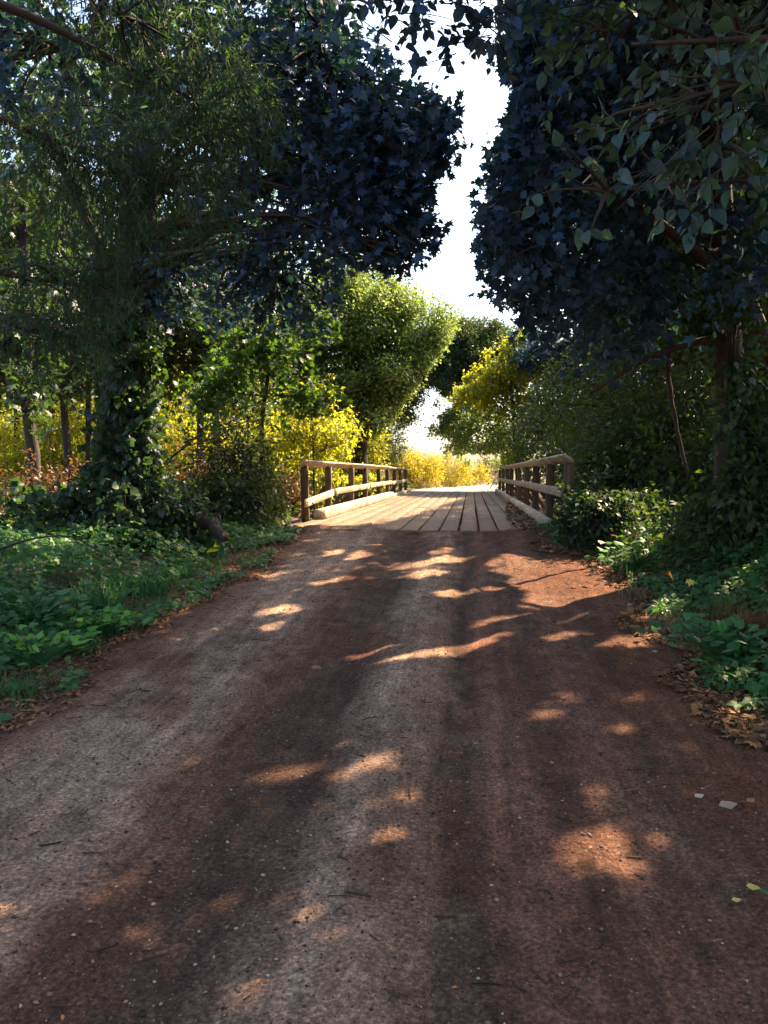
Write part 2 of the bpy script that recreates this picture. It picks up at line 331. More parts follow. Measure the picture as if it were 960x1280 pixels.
for _ in range(46):
    yy = 690+560*_r.random()**1.2; xx = _r.uniform(300, 900) if yy < 850 else _r.uniform(120, 940); a_ = _r.uniform(5, 16)*(1+(yy-690)/500); SHAFTS.append((xx, yy, a_, a_*_r.uniform(.2, .4)))
DECK = np.array([(330,662),(420,662),(500,651),(552,634),(596,620),(560,612),(500,610),(431,617),(380,630)])
def inpoly(x, y, poly):
    r = np.zeros(len(x), bool); n = len(poly); j = n-1
    for i in range(n):
        xi, yi = poly[i]; xj, yj = poly[j]
        c = ((yi > y) != (yj > y)) & (x < (xj-xi)*(y-yi)/(yj-yi+1e-9)+xi); r ^= c; j = i
    return r
GAP = np.array([(440,-400),(436,0),(446,30),(482,66),(498,92),(534,106),(574,144),(576,185),(562,214),(532,242),(556,285),(535,328),(500,352),(470,338),(440,326),(425,352),(455,420),(520,520),(545,612),(625,612),(640,440),(652,392),(602,374),(590,310),(592,262),(612,200),(648,118),(618,80),(640,0),(650,-400)])
AIRY = np.array([(400,-60),(640,-60),(660,60),(625,200),(600,300),(620,400),(560,400),(480,370),(520,280),(530,230),(560,210),(560,140),(470,110),(420,40)])
def keep(pos, gap=True, jit=1.0):
    n = len(pos); z0 = road_c(pos[:, 1]); t = (pos[:, 2]-z0)/SD[2]
    g = pos-SD*t[:, None]; t = (pos[:, 2]-road_c(g[:, 1]))/SD[2]; g = pos-SD*t[:, None]
    x, y, d = scr(g); x = np.nan_to_num(x, nan=-9999); y = np.nan_to_num(y, nan=-9999)
    k = np.ones(n, bool)
    sl = .05*F/np.nan_to_num(d, nan=1)  # about 4 cm of slack round each opening
    for cx, cy, a, b in SHAFTS:
        dx = x-cx; dy = y-cy+dx*.10
        k &= ~(((dx/(a+sl))**2+(dy/(b+sl*.35))**2 < 1))
    hi = t > 1.2
    k |= ~hi
    k &= ~(inpoly(x+rng.normal(0, 4, n), y+rng.normal(0, .8, n), DECK) & hi & (pos[:, 1] < 34))
    if gap:
        sx, sy, sd = scr(pos); sx = np.nan_to_num(sx, nan=-9999); sy = np.nan_to_num(sy, nan=-9999)
        k &= ~inpoly(sx+rng.normal(0, 6*jit, n), sy+rng.normal(0, 6*jit, n), GAP)
        k &= ~(inpoly(sx, sy, AIRY) & (rng.random(n) < .45))
    k &= ~((pos[:, 0] > -3.18) & (pos[:, 0] < 1.5) & (pos[:, 1] > 12) & (pos[:, 1] < 41) & (pos[:, 2] < 1.9))
    k &= np.linalg.norm(pos-EYE, axis=1) > 1.7
    return k
def leaves(mb, tmpl, pos, fwd, up, size, var):
    V, T = tmpl; n = len(pos)
    if n == 0: return
    f = nrm(fwd); s = nrm(np.cross(f, up)); u = np.cross(s, f); size = np.broadcast_to(size, (n,))
    W = pos[:, None]+size[:, None, None]*(V[None, :, 0:1]*s[:, None]+V[None, :, 1:2]*f[:, None]+V[None, :, 2:3]*u[:, None])
    TT = T[None]+(np.arange(n)*len(V))[:, None, None]
    mb.add(W.reshape(-1, 3), TT.reshape(-1, 3), np.repeat(np.clip(var, 0, 1), len(V)))
def bez(a, b, sag=0., n=7, side=None, wob=.05):
    a = np.asarray(a, float); b = np.asarray(b, float); L = np.linalg.norm(b-a)
    t = np.linspace(0, 1, n)[:, None]; c = (a+b)/2+np.array([0, 0, sag*L])+(rng.normal(0, wob*L, 3) if side is None else side)
    p = (1-t)**2*a+2*t*(1-t)*c+t*t*b
    p[1:-1] += rng.normal(0, .012*L, (n-2, 3)); return p
def foliage(mb, tw, c, rad, nb, nl, tmpl, size, shell=.45, tl=.5, upb=.8, droop=.25, spread=.12, gap=True, root=None, twr=.004, vbase=0., twig=True, jit=1.):
    """leafy twigs in an ellipsoid: nb twigs of nl leaves"""
    c = np.asarray(c, float); rad = np.asarray(rad, float)*np.ones(3)
    if tmpl is MAPLE: nb = int(nb*1.3); size = size*.70; nl = nl+1
    d = nrm(rng.normal(size=(nb, 3))); r = rng.random(nb)**shell; r = r*(.8+.35*vnoise(d[:, 0]*2.2+c[0], d[:, 1]*2.2+d[:, 2]*2.2+c[1], 7))
    cen = c+d*r[:, None]*rad
    out = nrm(d*rad+rng.normal(0, .6, (nb, 3))*rad.mean()-np.array([0, 0, droop])*rad.mean())
    L = tl*rng.uniform(.6, 1.3, nb)
    t = rng.random((nb, nl)); sz = size*rng.uniform(.45, 1.3, (nb, nl))
    pos = cen[:, None]+out[:, None]*(L[:, None]*(t-.5))[..., None]+rng.normal(0, spread, (nb, nl, 3))*np.minimum(L, 1)[:, None, None]
    cv = rng.random(nb)[:, None]*.55+rng.random((nb, nl))*.45+vbase
    fw = out[:, None]*.7+rng.normal(0, .7, (nb, nl, 3))-np.array([0, 0, droop])
    up = np.array([0, 0, upb])+rng.normal(0, .55, (nb, nl, 3))
    pos = pos.reshape(-1, 3); k = keep(pos, gap, jit)
    leaves(mb, tmpl, pos[k], fw.reshape(-1, 3)[k], up.reshape(-1, 3)[k], sz.ravel()[k], cv.ravel()[k])
    if tw is not None and twig:
        k2 = keep(cen, gap)&keep(cen+out*L[:, None]*.5, gap)&keep(cen-out*L[:, None]*.5, gap)
        for i in np.nonzero(k2)[0]:
            tw.tube(bez(cen[i]-out[i]*L[i]*.6, cen[i]+out[i]*L[i]*.5, .04, 4), np.linspace(twr*1.6, twr*.5, 4), 3, rng.random())
    return cen
def limbs(tr, root_pts, cens, r0, n, k=5):
    """secondary limbs from points on the trunk to twig centres"""
    cens = np.asarray(cens); root_pts = np.atleast_2d(root_pts)
    ok = cens[keep(cens)]
    if len(ok) == 0: return
    for i in rng.choice(len(ok), min(n, len(ok)), replace=False):
        b = ok[i]; a = root_pts[np.argmin(np.linalg.norm(root_pts-b, axis=1)+rng.random(len(root_pts))*.8)]
        p = bez(a, b, .12, 7)
        if not keep(p).all(): continue
        tr.tube(p, np.linspace(r0, r0*.18, 7), k, rng.random())

# ================================================================== GROUND
def cc(*segs):
    r = []
    for a, b, s in segs: r += list(np.arange(a, b, s))
    return np.array(r+[segs[-1][1]])
g = MB()
gx = cc((-500, -100, 50), (-100, -20, 8), (-20, -8, .8), (-8, 8, .14), (8, 20, .8), (20, 100, 8), (100, 500, 50))
gy = cc((-300, -40, 40), (-40, -2, 2), (-2, 20, .16), (20, 42, .45), (42, 120, 2), (120, 900, 60))
def gz(x, y):
    L, Rr = edges(y); d = np.minimum(x-L, Rr-x); return ground(x, y)-.14*sm(.05, .5, d)
grid(g, gx, gy, gz)
tag(g.build('ground', M['soil'], smooth=True), kind='structure')
g = MB()
# dirt sheet: fine near, its rim tucked under the soil; near the bridge it laps over the deck ends on the left
def trackz(x, y):
    z = rutz(x, y)
    over = sm(12.35, 12.6, y)
    lap = .095*np.exp(-((y-13.2)/1.5)**2)*sm(-.9, -1.6, x+.9*(fbm(x*2, y*2, 44)-.5))+.085*np.exp(-((y-12.9)/.9)**2)*sm(.1, .5, x+.8*(fbm(x*2, y*2, 45)-.5))
    z = z-.07*over*1.0+lap*over
    z = z+.045*np.exp(-((y-12.75)/.5)**2)*sm(.44, .56, fbm(x*1.4, y*2, 47))
    z = z-.5*sm(15.0, 15.6, y)
    return z
ux = np.linspace(-3.15, 2.0, 200)
grid(g, ux, cc((-30, -3, 1), (-3, 1.2, .2), (1.2, 6, .022), (6, 10, .035), (10, 15.6, .07)), trackz)
tag(g.build('dirt_road', M['dirt'], smooth=True), kind='structure')
g = MB()
fy = cc((37.3, 60, .3), (60, 130, 1))
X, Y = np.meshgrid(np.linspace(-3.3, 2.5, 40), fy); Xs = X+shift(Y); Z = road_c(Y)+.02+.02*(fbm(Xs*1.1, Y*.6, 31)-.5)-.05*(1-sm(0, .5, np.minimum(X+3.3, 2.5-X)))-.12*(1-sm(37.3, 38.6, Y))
n, m = X.shape; I = np.arange(n*m).reshape(n, m); A = I[:-1, :-1].ravel(); B = I[:-1, 1:].ravel(); C = I[1:, 1:].ravel(); D = I[1:, :-1].ravel()
g.add(np.stack([Xs, Y, Z], -1).reshape(-1, 3), np.concatenate([np.stack([A, B, C], 1), np.stack([A, C, D], 1)]))
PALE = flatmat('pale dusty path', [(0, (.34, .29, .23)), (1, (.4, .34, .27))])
tag(g.build('path', PALE, smooth=True), kind='structure')

# ================================================================== BRIDGE
BX0, BX1 = -3.12, 1.42
br = thing('wooden_bridge', 'weathered wooden bridge with long plank deck and low post rails on both sides', 'bridge', (-.85, 12.5, 0))
def beam(name, parent, a, b, wx, hz, mat, roll=0., chip=.004, seg=None, label=None):
    """timber between a and b; local Y runs along it, edges a little worn"""
    a = np.asarray(a, float); b = np.asarray(b, float); L = np.linalg.norm(b-a); ny = seg or max(3, int(L/.35)); bv = min(wx, hz)*.07
    prof = [(-wx/2+bv, -hz/2), (wx/2-bv, -hz/2), (wx/2, -hz/2+bv), (wx/2, hz/2-bv), (wx/2-bv, hz/2), (-wx/2+bv, hz/2), (-wx/2, hz/2-bv), (-wx/2, -hz/2+bv)]
    ys = np.linspace(-L/2, L/2, ny+1); ph = rng.random(3)*9
    V = []; 
    for y in ys:
        dx = chip*1.5*math.sin(y*.6+ph[0]); dz = chip*1.5*math.sin(y*.5+ph[1])
        e = rng.normal(0, chip*.18, (8, 2)); V += [(p[0]+dx+q_[0], y, p[1]+dz+q_[1]) for p, q_ in zip(prof, e)]
    T = []
    for s in range(ny):
        for i in range(8):
            j = (i+1) % 8; p0 = s*8
            T += [(p0+i, p0+8+j, p0+j), (p0+i, p0+8+i, p0+8+j)]
    for i in range(1, 7): T += [(0, i, i+1), (ny*8, ny*8+i+1, ny*8+i)]
    mb = MB(); mb.add(V, T)
    d = mathutils.Vector(b-a).normalized(); x = mathutils.Vector((0, 0, 1)); sx = d.cross(x)
    if sx.length < 1e-3: sx = mathutils.Vector((1, 0, 0))
    sx.normalize(); uz = sx.cross(d)
    mt = mathutils.Matrix((sx, d, uz)).transposed().to_4x4() @ mathutils.Matrix.Rotation(roll, 4, 'Y')
    c = (a+b)/2; pl = parent
    base = np.zeros(3)
    while pl is not None: base = base+np.array(pl.location); pl = pl.parent
    o = mb.build(name, mat, parent, loc=tuple(c-base), rot=mt.to_euler(), label=label)
    return o
nbd = 14; bw = (BX1-BX0-.05)/nbd
for i in range(nbd):
    x = BX0+.05+bw*(i+.5); cut = rng.uniform(20, 31); y0 = 12.5+rng.uniform(-.12, .10); lift = rng.normal(0, .005)
    beam('deck_board', br, (x, y0, -.045+lift), (x, cut, -.045+rng.normal(0, .005)), bw-rng.uniform(.022, .045), .09, M['deck'], rng.normal(0, .012), chip=.0012)
    beam('deck_board', br, (x, cut+.02, -.045+rng.normal(0, .004)), (x, 39, -.045), bw-rng.uniform(.022, .045), .09, M['deck'], rng.normal(0, .012), chip=.0012)
for x in (-2.8, -.85, 1.1): beam('girder', br, (x, 12.8, -.31), (x, 38.8, -.31), .3, .42, M['wood'])
for y in (15.2, 36.8): beam('abutment', br, (BX0-.3, y, -1.2), (BX1+.3, y, -1.2), .4, 1.3, M['bark'])
beam('kerb_beam', br, (BX0+.17, 15.2, .10), (BX0+.17, 29.2, .11), .22, .2, M['wood'], chip=.0025)
beam('kerb_beam', br, (BX0+.14, 29.3, .055), (BX0+.14, 38.6, .055), .16, .11, M['wood'], label='lower worn kerb beam at the far end')
beam('kerb_beam', br, (BX1-.14, 13.4, .075), (BX1-.14, 24.8, .075), .15, .15, M['wood'], chip=.0025)
beam('kerb_beam', br, (BX1-.15, 24.9, .075), (BX1-.15, 38.6, .075), .15, .15, M['wood'])
PL = [14.7, 17.1, 20.4, 23.4, 26.9, 29.5, 32.4, 35.4, 38.0]; PR = [11.8, 14.6, 17.6, 20.7, 23.8, 27.5, 31.0, 34.8, 38.4]
def railing(x, s, ys, cuts, mids, topz, midz, label):
    rl = bpy.data.objects.new('railing', None); COL.objects.link(rl); rl.parent = br; rl.location = (x+.85, 0, 0); rl['label'] = label
    for k, y in enumerate(ys):
        zb = -.45 if 15.5 < y < 37 else float(ground(x, y))-.15
        beam('post', rl, (x+rng.normal(0, .01), y, zb), (x+rng.normal(0, .015), y, topz-.01), .105, .14, M['post'], chip=.002)
        if k and y < 37.5:
            beam('brace', rl, (x+s*.05, y+.02, .62), (x+s*.62, y+.02, -.16), .05, .10, M['post'], chip=.002)
            beam('outrigger', rl, (x-s*.4, y+.13, -.17), (x+s*.78, y+.13, -.17), .1, .13, M['wood'], chip=.002)
    for a, b, dz0, dz1 in cuts:
        beam('top_rail', rl, (x-s*.02, a, topz+.035+dz0), (x-s*.02, b, topz+.035+dz1), .18, .038, M['wood'], roll=s*R(38), chip=.003)
    for a, b, z0, z1 in mids:
        beam('middle_rail', rl, (x-s*.105, a, z0), (x-s*.10, b, z1), .038, .14, M['wood'], chip=.003)
railing(BX0, -1, PL, [(14.45, 23.38, 0, .005), (23.42, 30.2, .015, -.01), (30.24, 38.3, -.025, -.015)],
        [(14.2, 17.25, .36, .48), (17.28, 23.4, .495, .53), (23.45, 30.1, .54, .55), (30.15, 38.25, .53, .56)], 1.06, .5, 'left railing, its near middle rail sagging to the ground')
railing(BX1, 1, PR, [(11.55, 17.5, .02, 0), (17.56, 27.3, .02, 0), (27.36, 38.7, .01, .01)],
        [(11.6, 20.7, .64, .64), (20.74, 38.6, .63, .60)], 1.08, .64, 'right railing half swallowed by bushes')

# ================================================================== TREES
def trunk_path(pts, n=14):
    pts = np.asarray(pts, float); t = np.linspace(0, 1, len(pts)); tt = np.linspace(0, 1, n)
    p = np.stack([np.interp(tt, t, pts[:, i]) for i in range(3)], 1)
    for _ in range(2): p[1:-1] = (p[:-2]+2*p[1:-1]+p[2:])/4
    return p
def tree(name, label, cat, base, trunk, r0, r1, blobs, leaf, bark='bark', group=None, nlimb=26, sides=8, twr=.004, extra=(), over=(), **kw):
    """trunk: way points; blobs: (centre, radii, twigs, leaves, template, size[, kwargs])"""
    base = np.asarray(base, float); t = thing(name, label, cat, tuple(base), group)
    tp = trunk_path([base-np.array([0, 0, .15])]+[np.asarray(q_, float) for q_ in trunk]); rr = np.linspace(r0, r1, len(tp)); rr[0] *= 1.45; rr[1] *= 1.15
    tb = MB(); tb.tube(tp, rr, sides, .4, .12)
    for path, a, b in extra: tb.tube(trunk_path(path, 10), np.linspace(a, b, 10), 7, .4, .1)
    tb.build('trunk', M[bark], t, loc=tuple(base), smooth=True)
    lm = MB(); lv = MB(); up = tp[len(tp)//3:]
    for bl in blobs:
        c, rad, nb, nl, tm, sz = bl[:6]; k2 = dict(kw)
        if len(bl) > 6: k2.update(bl[6])
        cen = foliage(lv, lm, c, rad, nb, nl, tm, sz, twr=twr, **k2)
        # one bough to the blob's heart, smaller ones from there
        c = np.asarray(c, float); a = up[np.argmin(np.linalg.norm(up-c, axis=1))]; bp = bez(a, c, .08, 8)
        kk = keep(bp)
        if kk.all(): lm.tube(bp, np.linspace(max(r1*.8, .016), max(r1*.2, .008), 8), 6, .3, .1)
        limbs(lm, bp[3:] if kk.all() else up, cen, max(.014, r1*.25), nlimb)
    for c, rad, nb, nl, tm, sz in over:
        cen = foliage(lv, lm, c, rad, nb, nl, tm, sz, twr=twr, **kw)
        a = up[np.argmin(np.linalg.norm(up-c, axis=1))]; bp = bez(a, c, .1, 9)
        if keep(bp).all() and rng.random() < .25: lm.tube(bp, np.linspace(.04, .01, 9), 5, .3, .1)
        limbs(lm, cen, cen, .012, 2)
    if lm.n: lm.build('branches', M['twig'], t, loc=tuple(base))
    lv.build('crown', M[leaf], t, loc=tuple(base))
    return t
def shag(bl, k=15, f=.36):
    out = []
    for q_ in bl:
        c, rad, nb = np.asarray(q_[0]), np.asarray(q_[1], float), q_[2]
        out.append((c, rad*.7, int(nb*.30))+tuple(q_[3:]))
        for _ in range(k):
            d = nrm(rng.normal(size=3)); r_ = f*rng.uniform(.6, 1.3); out.append((c+d*rad*rng.uniform(.55, 1.2), rad*r_, max(8, int(nb*.42*r_*r_*1.6)))+tuple(q_[3:]))
        for _ in range(5):
            d = nrm(rng.normal(size=3)); out.append((c+d*rad*rng.uniform(1.15, 1.4), rad*.16, 9)+tuple(q_[3:]))
    return out
def gp(px, Y, dz=0):
    p = P(px, 591, Y); p[2] = float(ground(p[0], p[1]))+dz; return p

# --- big maple, left
b = gp(150, 10.2)
tree('maple_tree', 'big dark maple with ivy-wrapped trunk left of the track, its crown reaching over it', 'tree', b,
     [P(150, 520, 10.2), P(160, 400, 10.1), P(175, 250, 9.8), P(190, 60, 9.4), P(200, -150, 9.2)], .36, .13,
     [(P(500, 150, 7.6), (.75, .8, .85), 150, 9, MAPLE, .15), (P(480, 250, 7.8), (.8, .8, .75), 150, 9, MAPLE, .15),
      (P(400, 60, 7.8), (1.0, 1.1, 1.0), 190, 9, MAPLE, .15), (P(380, 220, 8.6), (1.2, 1.2, 1.1), 220, 9, MAPLE, .15),
      (P(260, 120, 9.2), (1.4, 1.4, 1.5), 240, 9, MAPLE, .16), (P(420, -120, 8.2), (1.2, 1.5, 1.2), 170, 9, MAPLE_S, .16),
      (P(230, -180, 8.6), (2.2, 2.2, 1.6), 300, 9, MAPLE_S, .16), (P(60, 60, 9.6), (1.6, 1.4, 1.6), 230, 9, MAPLE_S, .16),
      (P(340, 350, 9.4), (1.0, 1.0, .65), 130, 9, MAPLE, .15), (P(210, 330, 10.2), (1.2, 1.0, .9), 150, 9, MAPLE, .15),
      (P(545, 200, 7.2), (.3, .4, .5), 34, 8, MAPLE, .14), (P(520, 300, 7.4), (.4, .4, .3), 36, 8, MAPLE, .14), (P(560, 140, 7.0), (.3, .3, .22), 24, 8, MAPLE, .14),
      (P(470, 320, 7.8), (.45, .4, .2), 30, 8, MAPLE, .14)],
     'maple', extra=[([P(165, 380, 10.1), P(240, 300, 9.6), P(330, 230, 8.8), P(430, 190, 8.0)], .13, .035), ([P(165, 400, 10.1), P(120, 300, 9.7), P(60, 170, 9.4)], .12, .04)])
# --- narrow leaved tree in front, left
b = np.array([-4.1, 4.6, float(ground(-4.1, 4.6))])
tree('willow_tree', 'grey-green narrow-leaved tree hanging in from the left edge in front of the big maple', 'tree', b,
     [b+(.1, .2, 1.8), b+(.3, .4, 3.4), b+(.5, .6, 5)], .12, .05,
     [(P(110, 360, 5.6), (.55, .5, .4), 90, 30, WILLOW, .075), (P(200, 240, 6.0), (.75, .6, .6), 150, 30, WILLOW, .08), (P(250, 130, 6.2), (.8, .6, .55), 150, 30, WILLOW, .08),
      (P(80, 200, 5.6), (.6, .6, .6), 110, 30, WILLOW, .075), (P(60, 420, 5.4), (.5, .5, .25), 60, 30, WILLOW, .07), (P(150, 20, 6.0), (.9, .7, .6), 130, 28, WILLOW, .08)],
     'willow', tl=.45, spread=.05, droop=.6, nlimb=12, twr=.0025)
# --- slim trees behind on the left
for px, Y, r0, lab in ((30, 13.5, .13, 'slim dark trunk leaning beside the left edge behind the undergrowth'), (78, 17, .10, 'thin far stem standing between the left edge tree and the big maple'),
                       (268, 19, .11, 'thin dark tree behind the big maple, on its right')):
    b = gp(px, Y)
    tree('maple_tree', lab, 'tree', b, [b+(.25, .1, .8), P(px-4, 490, Y), P(px+12, 400, Y), P(px-8, 300, Y), P(px+12, 100, Y)], r0, r0*.5,
         [(P(px-20, 280, Y), (1.6, 1.6, 1.5), 120, 9, MAPLE_S, .17), (P(px+30, 120, Y), (2.0, 2, 1.6), 150, 9, MAPLE_S, .17), (P(px, 390, Y-.5), (1.1, 1.1, .6), 60, 8, MAPLE_S, .15), (P(px+10, 480, Y-.3), (.7, .8, .8), 50, 8, MAPLE_S, .15)], 'ivy', nlimb=12)  # darker ivy leaf colour stands in for shade on these maple crowns
# --- young maple, bright backlit leaves
b = gp(335, 13.2)
tree('young_maple', 'young bright green maple growing behind the dark bramble left of the bridge', 'tree', b, [P(325, 540, 13.2), P(335, 470, 13.2), P(345, 400, 13.2)], .05, .02,
     [(P(320, 440, 13), (.9, .8, .65), 90, 8, MAPLE, .17), (P(375, 500, 13.4), (.7, .6, .5), 60, 8, MAPLE, .16), (P(270, 490, 13.2), (.7, .6, .5), 60, 8, MAPLE, .16), (P(385, 400, 13.5), (.5, .6, .5), 40, 8, MAPLE, .16)], 'maple_g', nlimb=10, gap=False)
# --- maple, right
SHADE_OVER = []  # extra foliage added along the sun direction to shade the track
for gx_ in np.arange(-3.6, 2.4, .95):
    for gy_ in np.arange(.6, 15.5, .95):
        t_ = rng.uniform(8.2, 10.2)+max(0, gy_-9)*.15; c_ = np.array([gx_+rng.normal(0, .15), gy_+rng.normal(0, .15), -.3])+SD*t_
        SHADE_OVER.append((c_, (.85, .85, .55), 34, 9, MAPLE_S, .17))
for gx_ in np.arange(-4.2, 2.4, 1.1):
    for gy_ in np.arange(.6, 15, 1.1):
        SHADE_OVER.append((np.array([gx_, gy_, -.3])+SD*rng.uniform(11, 13), (.95, .95, .5), 20, 9, MAPLE_S, .18))
SHADE_OVER_DECK = []  # foliage added between sun and deck to keep the boards shaded
for gx_ in np.arange(-2.6, 2.4, 1.1):
    for gy_ in np.arange(15.5, 37, 1.1):
        if rng.random() < .04: continue
        t_ = rng.uniform(7.4, 9.0)+(1.4-gx_)*.3; c_ = np.array([gx_, gy_, 0])+SD*t_
        if c_[0] > 2.3: SHADE_OVER_DECK.append((c_, (.95, .95, .6), 58, 9, MAPLE_S, .2))
b = gp(915, 9.4)
tree('maple_tree', 'tall dark maple right of the track with a forked reddish trunk', 'tree', b,
     [P(915, 540, 9.4), P(910, 440, 9.4), P(905, 320, 9.3), P(890, 120, 9.0), P(870, -150, 8.8)], .19, .10,
     [(P(690, 90, 7.6), (.75, .9, .9), 160, 9, MAPLE, .15), (P(650, 260, 7.6), (.6, .9, .75), 130, 9, MAPLE, .15), (P(700, 200, 8.2), (.9, 1.1, 1.0), 180, 9, MAPLE, .15),
      (P(690, 350, 8.4), (.75, 1.0, .55), 120, 9, MAPLE, .15), (P(810, 100, 8.6), (1.2, 1.4, 1.3), 210, 9, MAPLE, .15), (P(800, 280, 9.2), (1.3, 1.2, 1.0), 200, 9, MAPLE, .15),
      (P(940, 180, 9.2), (1.4, 1.4, 1.4), 190, 9, MAPLE, .15), (P(780, 400, 10.2), (1.1, 1.1, .8), 150, 9, MAPLE_S, .15), (P(900, 320, 8.3), (.8, .5, .6), 60, 9, MAPLE_S, .14),
      (P(760, -160, 8.2), (1.9, 2.0, 1.5), 300, 9, MAPLE_S, .17), (P(950, -150, 8.4), (2.0, 2.2, 1.6), 260, 9, MAPLE_S, .17),
      (P(625, 300, 7.2), (.35, .5, .45), 44, 8, MAPLE, .14), (P(640, 170, 7.2), (.28, .5, .4), 34, 8, MAPLE, .14), (P(650, 60, 7.2), (.3, .5, .4), 34, 8, MAPLE, .14)],
     'maple', bark='bark_red', nlimb=5, over=SHADE_OVER, extra=[([P(1030, 640, 10.4), P(985, 500, 10.2), P(950, 410, 9.9), P(920, 330, 9.5)], .13, .07), ([P(908, 350, 9.3), P(830, 280, 8.8), P(740, 230, 8.2)], .08, .03), ([P(905, 420, 9.3), P(820, 440, 9.6), P(740, 490, 10)], .05, .015)])
# --- near ovate leaved tree, right edge
b = np.array([3.6, 4.4, float(ground(3.6, 4.4))])
tree('cottonwood_tree', 'broad pale-leaved tree at the right edge, its boughs hanging in close to the camera', 'tree', b,
     [b+(-.1, -.1, 1.7), b+(-.3, -.3, 3.0), b+(-.5, -.4, 4.6)], .12, .025,
     [(P(900, 190, 3.9), (.42, .5, .3), 30, 8, OVATE, .085), (P(820, 130, 4.1), (.42, .5, .35), 16, 7, OVATE, .085), (P(930, 60, 4.2), (.4, .5, .3), 18, 8, OVATE, .085), (P(760, 240, 4.6), (.45, .5, .3), 8, 6, OVATE, .085),
      (P(760, 40, 4.8), (.6, .6, .3), 14, 7, OVATE, .085), (P(960, 270, 4.2), (.3, .4, .2), 14, 8, OVATE, .08), (P(880, -120, 4.4), (1.2, 1.2, .7), 150, 9, OVATE, .09)],
     'ovate', tl=.4, spread=.05, nlimb=9, twr=.003, extra=[([P(1040, 48, 4.2), P(940, 48, 4.0), P(860, 52, 3.9), P(790, 55, 3.9)], .02, .008), ([P(1040, 130, 4.1), P(930, 190, 3.8), P(850, 250, 3.7)], .012, .004)])
# --- bough overhead, crossing the sky gap at the top
b = np.array([2.9, 2.6, float(ground(2.9, 2.6))])
tree('elm_tree', 'elm outside the right edge whose leafy twigs dangle across the top of the sky gap', 'tree', b,
     [b+(.1, 0, 2.2), b+(-.3, .4, 3.9), P(700, -160, 4.5)], .11, .04,
     [(P(560, -15, 4.3), (.42, .4, .12), 15, 7, OVATE, .08, dict(gap=False)), (P(525, 30, 4.5), (.16, .3, .10), 10, 6, OVATE, .08, dict(gap=False)), (P(612, 40, 4.4), (.16, .2, .1), 9, 6, OVATE, .08, dict(gap=False)), (P(590, 50, 4.6), (.2, .3, .12), 8, 6, OVATE, .075, dict(gap=False)), (P(470, 25, 4.8), (.3, .3, .14), 9, 6, OVATE, .075, dict(gap=False)), (P(560, 75, 4.8), (.14, .2, .07), 4, 5, OVATE, .075, dict(gap=False)), (P(500, -70, 4.5), (.7, .6, .16), 22, 8, OVATE, .085, dict(gap=False)),
      (P(640, -180, 4.5), (1.2, 1.1, .5), 120, 9, OVATE, .09, dict(gap=False))],
     'maple', tl=.3, spread=.04, nlimb=8, twr=.003)
# --- canopy trees standing outside the frame on the right, they shade the track
for x, y, lab in ((5.6, 6.0, 'tall shade tree beyond the right edge, level with the near track'), (6.4, 12.5, 'tall shade tree behind the forked maple'), (7.4, -1.0, 'shade tree right of the camera'), (5.2, 16.5, 'shade tree behind the near end of the right railing'), (9.0, 16.5, 'tall shade tree deep in the right wood'), (9.5, 9.5, 'shade tree deep in the wood beyond the right edge'), (4.2, 2.2, 'shade tree just right of the camera')):
    b = np.array([x, y, float(ground(x, y))]); hi = 1 if y < 16 or x > 8 else .85
    tree('maple_tree', lab, 'tree', b, [b+(0, 0, 2.5*hi), b+(-.2, 0, 5*hi), b+(0, 0, 8.5*hi)], .2, .08,
         [(b+(-.8, -.3, 5.2*hi), (2.0, 2.4, 1.3*hi), 420, 9, MAPLE_S, .2), (b+(.3, .8, 6.6*hi), (2.4, 2.4, 1.5*hi), 420, 9, MAPLE_S, .2), (b+(0, 0, 8.2*hi), (2.2, 2.2, 1.4*hi), 380, 9, MAPLE_S, .2)], 'maple_g', nlimb=14)
for k, (x, y, lab) in enumerate(((4.6, 20, 'added shade maple on the right creek bank overhanging the near half of the right railing'), (6.4, 30, 'added shade maple on the right creek bank overhanging the far half of the bridge'))):
    b = np.array([x, y, float(ground(x, y))]); ov = [q_ for q_ in SHADE_OVER_DECK if (q_[0][1] < 27) == (k == 0)]
    tree('maple_tree', lab, 'tree', b, [b+(-.1, 0, 4), b+(.1, .3, 7), b+(.2, 0, 9)], .2, .08, [(b+(.3, 0, 8.0), (1.5, 2, 1.2), 150, 9, MAPLE_S, .2)], 'maple', nlimb=8, over=ov)  # maples added here to carry the foliage that shades the deck
# --- far left oak, sunlit
b = gp(455, 31)
tree('oak_tree', 'large sunlit oak with small leaves behind the left railing of the bridge', 'tree', b, [P(450, 540, 31), P(440, 470, 31), P(430, 400, 31)], .35, .15,
     shag([(P(440, 400, 30), (2.0, 2, 1.7), 924, 12, SMALL, .13), (P(490, 410, 31), (1.9, 2, 1.4), 836, 12, SMALL, .13), (P(400, 440, 30), (2.0, 2, 1.6), 748, 12, SMALL, .13), (P(520, 440, 31), (1.5, 1.6, 1.0), 528, 12, SMALL, .13),
      (P(462, 455, 31.5), (1.3, 1, 1.0), 360, 12, SMALL, .13), (P(455, 500, 30), (1.9, 2, 1.3), 660, 12, SMALL, .13), (P(500, 490, 31), (1.3, 1.5, .9), 440, 12, SMALL, .13), (P(525, 465, 31), (1.2, 1.2, .9), 420, 12, SMALL, .13), (P(540, 430, 32), (.9, 1.2, .7), 240, 12, SMALL, .13), (P(485, 535, 31), (.9, 1.2, .7), 240, 12, SMALL, .13), (P(430, 355, 30), (1.2, 1.3, .8), 352, 12, SMALL, .13), (P(470, 370, 30.5), (1.2, 1.3, .8), 352, 12, SMALL, .13)]),
     'oak', gap=False, tl=.7, spread=.2, nlimb=5, droop=.1)
b = gp(470, 44)
